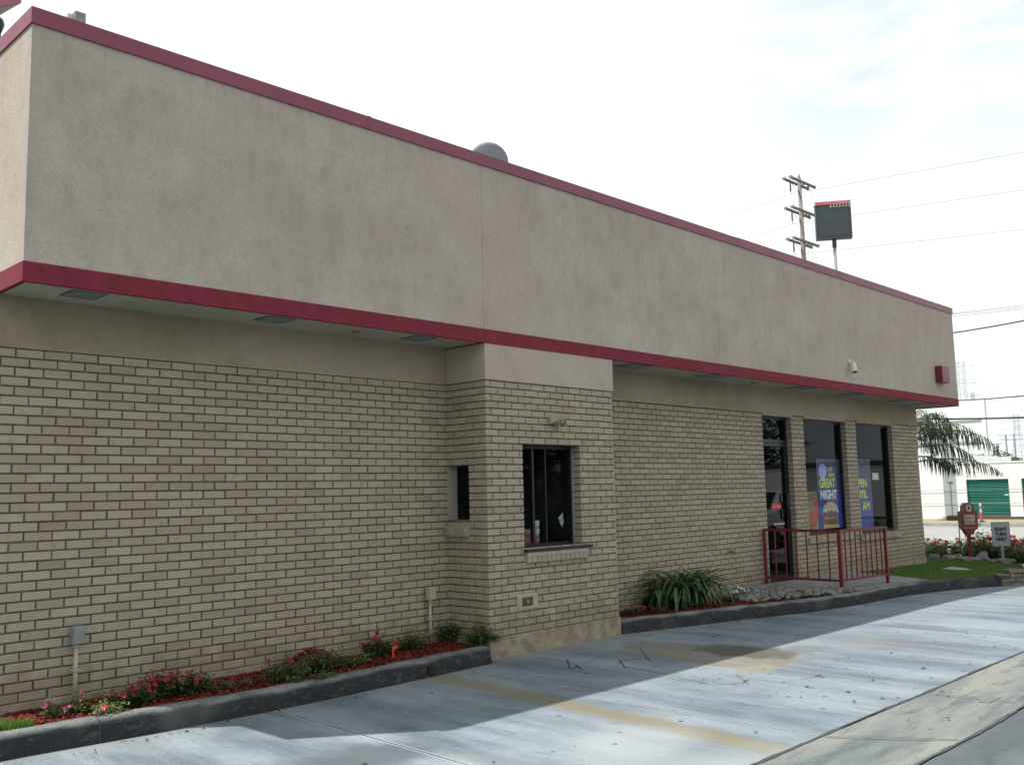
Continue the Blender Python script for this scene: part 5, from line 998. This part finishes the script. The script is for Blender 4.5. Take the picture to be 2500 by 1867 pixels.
for k_, v in enumerate((447, 518, 592)):
    zc = gd(1955+k_*5, v, DP).z
    for sgn in (-1, 1):
        c = Vector((top_.x, top_.y, zc))+off*sgn*.22; f = MB(); f.obox(c, ad*1.55, off*.055, (0,0,.065)); am = f.build('crossarm', M_ARM, po)
        for e_ in (-1, 1): MB().obox(c+ad*1.50*e_, ad*.06, off*.07, (0,0,.08)).build('end_cap', M_HARD, am)
    near = Vector((top_.x, top_.y, zc))-ad*1.15; far = Vector((top_.x, top_.y, zc))+ad*1.35
    MB().tube([near+off*.4+Vector((0,0,.10))-ad*.3, near-off*.4+Vector((0,0,.10))-ad*.3], .012, 5).build('spacer', M_HARD, po)
    f = MB(); z0 = near+Vector((0,0,-.1)); f.lathe(z0-Vector((0,0,.68)), [(.055 if i % 2 else .038, i*.052) for i in range(14)], 8); ins = f.build('insulator', M_INS, po); MB().tube([z0-Vector((0,0,.68)), z0-Vector((0,0,.86))], .015, 5).build('clamp', M_HARD, ins)
    for sg in (-1, 1): MB().tube([Vector((top_.x,top_.y,zc-.75)), Vector((top_.x,top_.y,zc))-ad*.8*sg-off*.22], .012, 5).build('brace', M_HARD, po)
    for q in (.55, .95, 1.3) if k_ else (1.35, .75): MB().lathe(Vector((top_.x,top_.y,zc+.06))+ad*q-off*.15, [(.05,0),(.085,.04),(.05,.10),(.08,.15),(.04,.22)], 8).build('insulator', M_HARD, po)
    tiers.append((z0-Vector((0,0,.86)), far))
MB().prism([top_+Vector((0,0,.0))-rh*.12, top_+rh*.10, top_+Vector((0,0,.32))+rh*.02], fh*.08).build('cap_bracket', M_HARD, po)
MB().tube([tiers[0][1], tiers[0][1]-Vector((0,0,1.2))+rh*.05, tiers[1][1]], .008, 4).build('jumper', M_HARD, po); MB().tube([tiers[1][1], tiers[2][1]], .008, 4).build('jumper', M_HARD, po)
for q in (.35, .75): MB().tube([tiers[2][1]-ad*q, tiers[2][1]-ad*q-Vector((0,0,6))+rh*.35], .008, 4).build('jumper', M_HARD, po)
M_WIRE = plain('wire_grey', (.22,.25,.27), None, .6); M_CABLE = plain('cable_black', (.05,.055,.06), None, .6)
def wire(a, b_, rad, sag, label, mat=M_WIRE, ext=1.35, group='overhead wires'):
    a, b_ = Vector(a), Vector(b_); e = a+(b_-a)*ext; f = MB(); n = 16
    f.tube([a.lerp(e, i/n)-Vector((0,0,sag*4*(i/n)*(1-i/n))) for i in range(n+1)], rad, 5); o_ = f.build('overhead_wire', mat, loc=tuple(a), smooth=True); tag(o_, label, 'wire', group)
for (nr, fa_), (ul, vl), (ur, vr), lb in zip(tiers, ((1900,487),(1900,564),(1920,640)), ((2500,372),(2500,464),(2500,560)), ('highest','middle','lowest')):
    wire(nr, gz(ur, vr, nr.z), .011, .0, lb+' of the three pale wires running right from the wooden pole'); d = (nr-gz(ul, vl, nr.z)); wire(nr, gz(ul-60, vl+(vl-gz(0,0,9).z*0-476)*.0+18, nr.z), .009, 0, lb+' thin wire running left from the wooden pole', ext=1.6)
for (u0,v0,u1,v1,x,rad,lb,mt) in ((2300,811,2500,776,38,.030,'thick black cable leaving the fascia corner near the coping',M_CABLE),(2320,973,2500,959,38,.024,'dark cable passing just above the red trim corner',M_CABLE),(2236,1017,2500,1012,38,.040,'thickest black cable crossing just below the overhang',M_CABLE),
        (2300,765,2500,742,38,.010,'upper of three thin wires beside the coping corner',M_WIRE),(2300,767,2500,747,38,.010,'middle of three thin wires beside the coping corner',M_WIRE),(2300,771,2500,752,38,.010,'lower of three thin wires beside the coping corner',M_WIRE)):
    a, b_ = gx(u0,v0,x), gx(u1,v1,x); wire(a-(b_-a)*.6, b_, rad, .12 if mt == M_CABLE else .05, lb, mt, ext=1.5)
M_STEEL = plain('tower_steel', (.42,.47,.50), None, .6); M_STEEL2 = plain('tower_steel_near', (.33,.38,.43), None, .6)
def tower(u, vt, vb, D, wt, wb, label, arms, mat, th=.05):
    tp, bt = gd(u, vt, D), gd(u+(vb-vt)*.03, vb, D); base = Vector((tp.x, tp.y, -.3)); H = tp.z+.3; t_ = thing('transmission_tower', tuple(base), label, 'pylon', 'lattice towers far beyond the street'); f = MB()
    wf = lambda k_: lerp(wb, wt, min(1, k_*1.25)); n = 12; cor = [(-1,-1),(1,-1),(1,1),(-1,1)]
    pt_ = lambda k_, c: base+rh2*c[0]*wf(k_)+fh2*c[1]*wf(k_)+Vector((0,0,H*k_))
    rh2, fh2 = Vector((.62,-.78,0)), Vector((.78,.62,0))
    for i in range(n):
        a, b_ = i/n, (i+1)/n
        for j in range(4):
            c, d = cor[j], cor[(j+1) % 4]; f.tube([pt_(a,c), pt_(b_,c)], th, 4, cap=False); f.tube([pt_(a,c), pt_(b_,d)], th*.6, 4, cap=False); f.tube([pt_(a,d), pt_(b_,c)], th*.6, 4, cap=False); f.tube([pt_(b_,c), pt_(b_,d)], th*.6, 4, cap=False)
    f.build('mast', mat, t_)
    for v, L in arms:
        z = gd(u, v, D).z; c = Vector((base.x, base.y, z))
        for sg in (-1, 1):
            f = MB(); e_ = c+rh2*sg*L; f.tube([c, e_], th, 4); f.tube([c+Vector((0,0,L*.28)), e_], th*.7, 4); f.tube([e_, e_-Vector((0,0,L*.45))], th*.6, 4); f.build('crossarm', mat, t_)
    return t_
t1 = tower(2344, 884, 985, 260, .75, 1.9, 'pale lattice tower rising beside the fascia corner', ((895,3.2),(936,3.4)), M_STEEL, .040)
t2 = tower(2480, 1012, 1122, 260, .55, 1.9, 'grey lattice tower above the white roof at the right edge', ((1028,3.4),(1048,3.6),(1071,3.6)), M_STEEL2, .035)
tower(2374, 958, 990, 420, .5, 1.6, 'tiny pale lattice tower above the far warehouse', ((966,2.6),), M_STEEL, .07)
for u, vt, vb, lb in ((2455,1060,1122,'left'),(2475,1059,1124,'right')):
    p = gd(u, vt, 130); q = gd(u+4, vb, 130); t_ = thing('wooden_pole', (p.x,p.y,-.3), lb+' pole of the far pair standing before the lattice tower', 'utility pole', 'far poles in a row')
    MB().tube([(p.x,p.y,-.3), tuple(p)], [.13,.10], 8).build('pole', M_STEEL2, t_)
    for vv in (1062, 1073): z = gd(u, vv, 130).z; MB().tube([Vector((p.x,p.y,z))-_R0*.9, Vector((p.x,p.y,z))+_R0*1.1], .035, 5).build('crossarm', M_STEEL2, t_)
p = gd(2435,1083,120); t_ = thing('wooden_pole', (p.x,p.y,-.3), 'short pole with one crossarm left of the far pair', 'utility pole', 'far poles in a row'); MB().tube([(p.x,p.y,-.3), tuple(p)], [.17,.13], 8).build('pole', M_STEEL2, t_); MB().tube([p-_R0*.6, p+_R0*.6+Vector((0,0,.02))], .05, 5).build('crossarm', M_STEEL2, t_); MB().lathe(p-Vector((0,0,.45)), [(.16,0),(.22,.12),(.12,.26)], 8).build('transformer', M_STEEL2, t_)
for i, (u0,v0,u1,v1,lb) in enumerate(((2372,912,2500,975,'pale line sloping down from the upper arm of the left tower'),(2376,948,2500,1000,'pale line sloping down from the lower arm of the left tower'),(2400,985,2470,1050,'faint line dropping toward the right tower top arm'),(2402,1030,2455,1066,'faint line dropping toward the far pair of poles'),(2376,951,2440,978,'faint second line from the lower arm of the left tower'))):
    a, b_ = gd(u0,v0,262), gd(u1,v1,200); wire(a, b_, .045, 1.0, lb, M_STEEL, 1.0)
wire(gd(2398,974,258), gd(2500,968,240), .04, 0, 'faint level line crossing behind the second cable', M_STEEL, 1.1)
# square sign box on its pole
DS = 40.0; a, b_ = gd(1995,507,DS), gd(2073,500,DS); c_ = (gd(1995,507,DS)+gd(2073,575,DS))/2; ph = gd(2037,586,DS)
e = Vector((_R0.x,_R0.y,0)); fd = Vector(((c_-CAM).x,(c_-CAM).y,0)).normalized(); e = Vector((fd.y,-fd.x,0)); e = (e*math.cos(.16)-fd*math.sin(.16)*-1).normalized(); fd = Vector((-e.y,e.x,0))
W = 76*DS/CF*.53; Hh = 79*DS/CF*.52; c_ = gd(2034,543,DS)
t_ = thing('pole_sign', (c_.x,c_.y,-.3), 'square dark sign box with a pink-red top on a round pole above the roofline', 'sign')
M_SB = plain('sign_box_dark', (.045,.05,.055), (.03,.035,.04), .5, 3); f = MB(); f.obox(c_, e*W, fd*.16, (0,0,Hh)); bx = f.build('box', M_SB, t_)
f = MB(); f.obox(c_-fd*.163-Vector((0,0,.02)), e*W*.84, fd*.003, (0,0,Hh*.80)); f.build('panel', plain('sign_panel', (.045,.060,.068), (.036,.05,.056), .45, 2), t_)
f = MB(); f.obox(c_+Vector((0,0,Hh+.065)), e*W*.97, fd*.17, (0,0,.065)); f.build('top_band', plain('sign_top_red', (.55,.16,.19)), t_)
for sg in (-1, 1): MB().obox(c_+e*W*sg*1.0+Vector((0,0,Hh+.075)), e*.02, fd*.18, (0,0,.075)).build('corner_post', M_WHITE, t_)
for i in range(7):
    q = c_+e*W*(-.12+i*.175)-fd*.18+Vector((0,0,Hh)); f = MB(); f.tube([q+Vector((0,0,.02)), q-Vector((0,0,.07))], .012, 5)
    for sg in (-1, 1): f.tube([q-Vector((0,0,.07)), q-Vector((0,0,.13))+e*.035*sg], .009, 4)
    f.build('clip', M_WHITE, t_)
pb = c_-Vector((0,0,Hh)); MB().tube([pb, pb-Vector((0,0,.34))], .085, 12).build('collar', M_SB, t_); MB().tube([pb-Vector((0,0,.34)), (pb.x,pb.y,-.3)], .060, 12).build('pole', M_GREYB, t_, smooth=True)
# tall red sign at the top left corner of the picture
c0 = gd(52,8,26); z = c0.z; A_ = gz(0,17,z); B_ = gz(1,37,z); eA = (A_-c0).normalized()*3.2; eB = (B_-c0).normalized()*4.5
t_ = thing('tower_sign', (c0.x+eA.x*.5+eB.x*.4, c0.y+eA.y*.5+eB.y*.4, -.3), 'corner of a high red canopy sign on a dark ornamental post behind the roof', 'sign')
MB().prism([c0, c0+eA, c0+eA+eB, c0+eB], (0,0,.9)).build('canopy', M_REDMT, t_); MB().prism([c0+Vector((0,0,-.012))+(eA+eB)*.01, c0+eA*.99+Vector((0,0,-.012)), c0+(eA+eB)*.99+Vector((0,0,-.012)), c0+eB*.99+Vector((0,0,-.012))], (0,0,.011)).build('underside', plain('underside_grey', (.40,.38,.40)), t_)
q = gd(-2,60,27.5); f = MB(); f.lathe((q.x,q.y,4.0), [(.07,0),(.06,q.z-4-.42),(.05,q.z-4-.2),(.10,q.z-4-.12),(.13,q.z-4),(.10,q.z-4+.12),(.05,q.z-4+.18),(.07,z-4-.2),(.10,z-4)], 14); f.build('post', plain('post_dark', (.03,.045,.05), None, .4), t_, smooth=True)

# ------------------------------------------------------------------ what stands on the near side and shows only in the glass
M_CARW = plain('car_white', (.60,.62,.63), None, .3, 3, spec=.6); M_TYRE = plain('tyre', (.02,.02,.02), None, .8)
def car(loc, rot, paint, label, seed):
    L, Wd = 4.6, 1.82; t_ = thing('parked_car', (0,0,0), label, 'car', 'cars parked in the lot'); 
    side = [(-2.28,.35),(-2.30,.80),(-2.15,1.02),(-1.25,1.10),(-.75,1.62),(.95,1.66),(1.75,1.12),(2.2,1.05),(2.3,.75),(2.28,.35)]
    f = MB(); f.prism([(x,-Wd/2,z) for x, z in side], (0,Wd,0)); f.build('body', paint, t_, bevel=.08)
    f = MB(); f.prism([(x,-Wd/2-.004,z) for x, z in ((-1.05,1.12),(-.68,1.54),(.85,1.58),(1.45,1.14))], (0,Wd+.008,0)); f.build('window', M_BLACK, t_)
    f = MB(); f.add([(-1.28,-.75,1.13),(-1.28,.75,1.13),(-.80,.66,1.60),(-.80,-.66,1.60)], [(0,1,2,3)]); f.build('windscreen', M_BLACK, t_)
    for x in (-1.4, 1.42):
        for y in (-Wd/2+.08, Wd/2-.08): wh = MB().lathe((x,y-.1,.33), [(.33,0),(.34,.04),(.34,.18),(.33,.22)], 20, ax=(0,1,0)).build('wheel', M_TYRE, t_); MB().lathe((x,y-.112 if y < 0 else y+.11,.33), [(.2,0),(.18,.01)], 14, ax=(0,1,0)).build('rim', M_ALU, wh)
    for y in (-.68, .68): MB().box((-2.312,y-.16,.72),(-2.295,y+.16,.86)).build('headlight', M_ALU, t_)
    f = MB(); f.box((-2.315,-.42,.50),(-2.30,.42,.84)); f.build('grille', M_BLACK, t_); t_.location = loc; t_.rotation_euler = (0,0,rot); return t_
car((24.5,-7.2,-.2), .15, M_CARW, 'white car on the near side, mirrored low in the door pane', 1)
car((22.0,-13.0,-.2), 1.2, plain('car_green', (.04,.12,.09), None, .3, 3, spec=.6), 'dark green car farther off, mirrored in the window glass', 2)
for i, (x, y, h_, r_) in enumerate(((46,-24,7,4.5),(56,-30,8,5),(68,-38,8.5,5.5),(82,-44,9,6),(40,-36,7.5,5),(50,-46,8,5.5),(30,-34,7,4.5),(98,-52,10,7),(20,-38,7,4.5))):
    tree((x,y,-.3), h_, r_, L_DK, 'dark tree on the near side of the lot, %s of the mirrored row' % ('first','second','third','fourth','fifth','sixth','seventh','eighth','ninth')[i], 90+i, 1500, .9, group='trees on the near side of the lot')
ob_ = thing('roadside_shop', (62,-26,-.2), 'long unseen shop on the near side, wall darkened to dim the window reflections', 'building'); f = MB(); f.box((58,-60,-.2),(70,-16,3.1)); f.build('wall', plain('shop_wall_dimmed', (.085,.08,.075)), ob_); f = MB(); f.box((57.9,-60,1.9),(57.98,-16,2.6)); f.build('stripe', plain('shop_blue', (.03,.07,.30)), ob_)  # out of view; wall colour kept dark so the panes mirror less light

# weep hole and joints of the kerbs
f = MB(); a = Vector(gy(1049,1640,-.735)); f.lathe((a.x,-.752,.055), [(.040,0),(.040,.012)], 16, ax=(0,-1,0)); tag(f.build('drain_outlet', M_BLACK, loc=(a.x,-.75,.055)), 'round dark drain hole low in the left kerb near the bay', 'drain')
f = MB()
for P_, xs in ((PL, (1.05, 4.02)), (PR, (8.62, 10.75, 12.9))):
    for xx in xs:
        (xa, ya), (xb, yb) = next(((p, q) for p, q in zip(P_, P_[1:]) if p[0] <= xx <= q[0])); y_ = lerp(ya, yb, (xx-xa)/(xb-xa)); d_ = Vector((xb-xa, yb-ya, 0)).normalized(); n_ = Vector((-d_.y, d_.x, 0)); b_ = Vector((xx, y_, g(xx)))
        prof = [(-.006,0),(-.0145,.004),(-.0025,.07),(.006,.117),(.020,.1405),(.044,.1515),(.125,.1525)]
        f.add([b_+n_*o_+Vector((0,0,z))+d_*s_ for s_ in (-.004,.004) for o_, z in prof[1:]], [(i, i+1, 6+i+1, 6+i) for i in range(5)])
tag(f.build('kerb_joint', M_CRACK), kind='structure')

# dry leaf bits and grit blown over the concrete
f = MB(); rr = random.Random(31); c = 0
while c < 230:
    if rr.random() < .55: x = rr.uniform(4.8, 9.5); y = -4.9+rr.random()**1.6*2.2
    elif rr.random() < .6: x = rr.uniform(-1, 12); ya = -.84 if x < 4.6 else -.62-(x-6.7)*.23; y = ya-abs(rr.gauss(0,.05))-.02; 
    else: x = rr.uniform(0, 12); y = rr.uniform(-4.8, -.9)
    if 4.6 < x < 6.75 and y > -.62: continue
    a = rr.random()*6.28; L = rr.uniform(.006,.024); W = L*rr.uniform(.35,.7); d = Vector((math.cos(a), math.sin(a), 0)); n_ = Vector((-d.y, d.x, rr.uniform(-.25,.25))); q = Vector((x, y, g(x)+.0065+(0 if y > -4.18 else 0)))
    f.add([q-d*L, q-n_*W, q+d*L, q+n_*W+Vector((0,0,.003))], [(0,1,2,3)]); c += 1
tag(f.build('leaf_litter', plain('litter', (.060,.058,.052), (.035,.035,.035), .9, 30, island=.4)), 'dark leaf bits and grit scattered over the driveway and gutter', 'litter', kind='stuff')
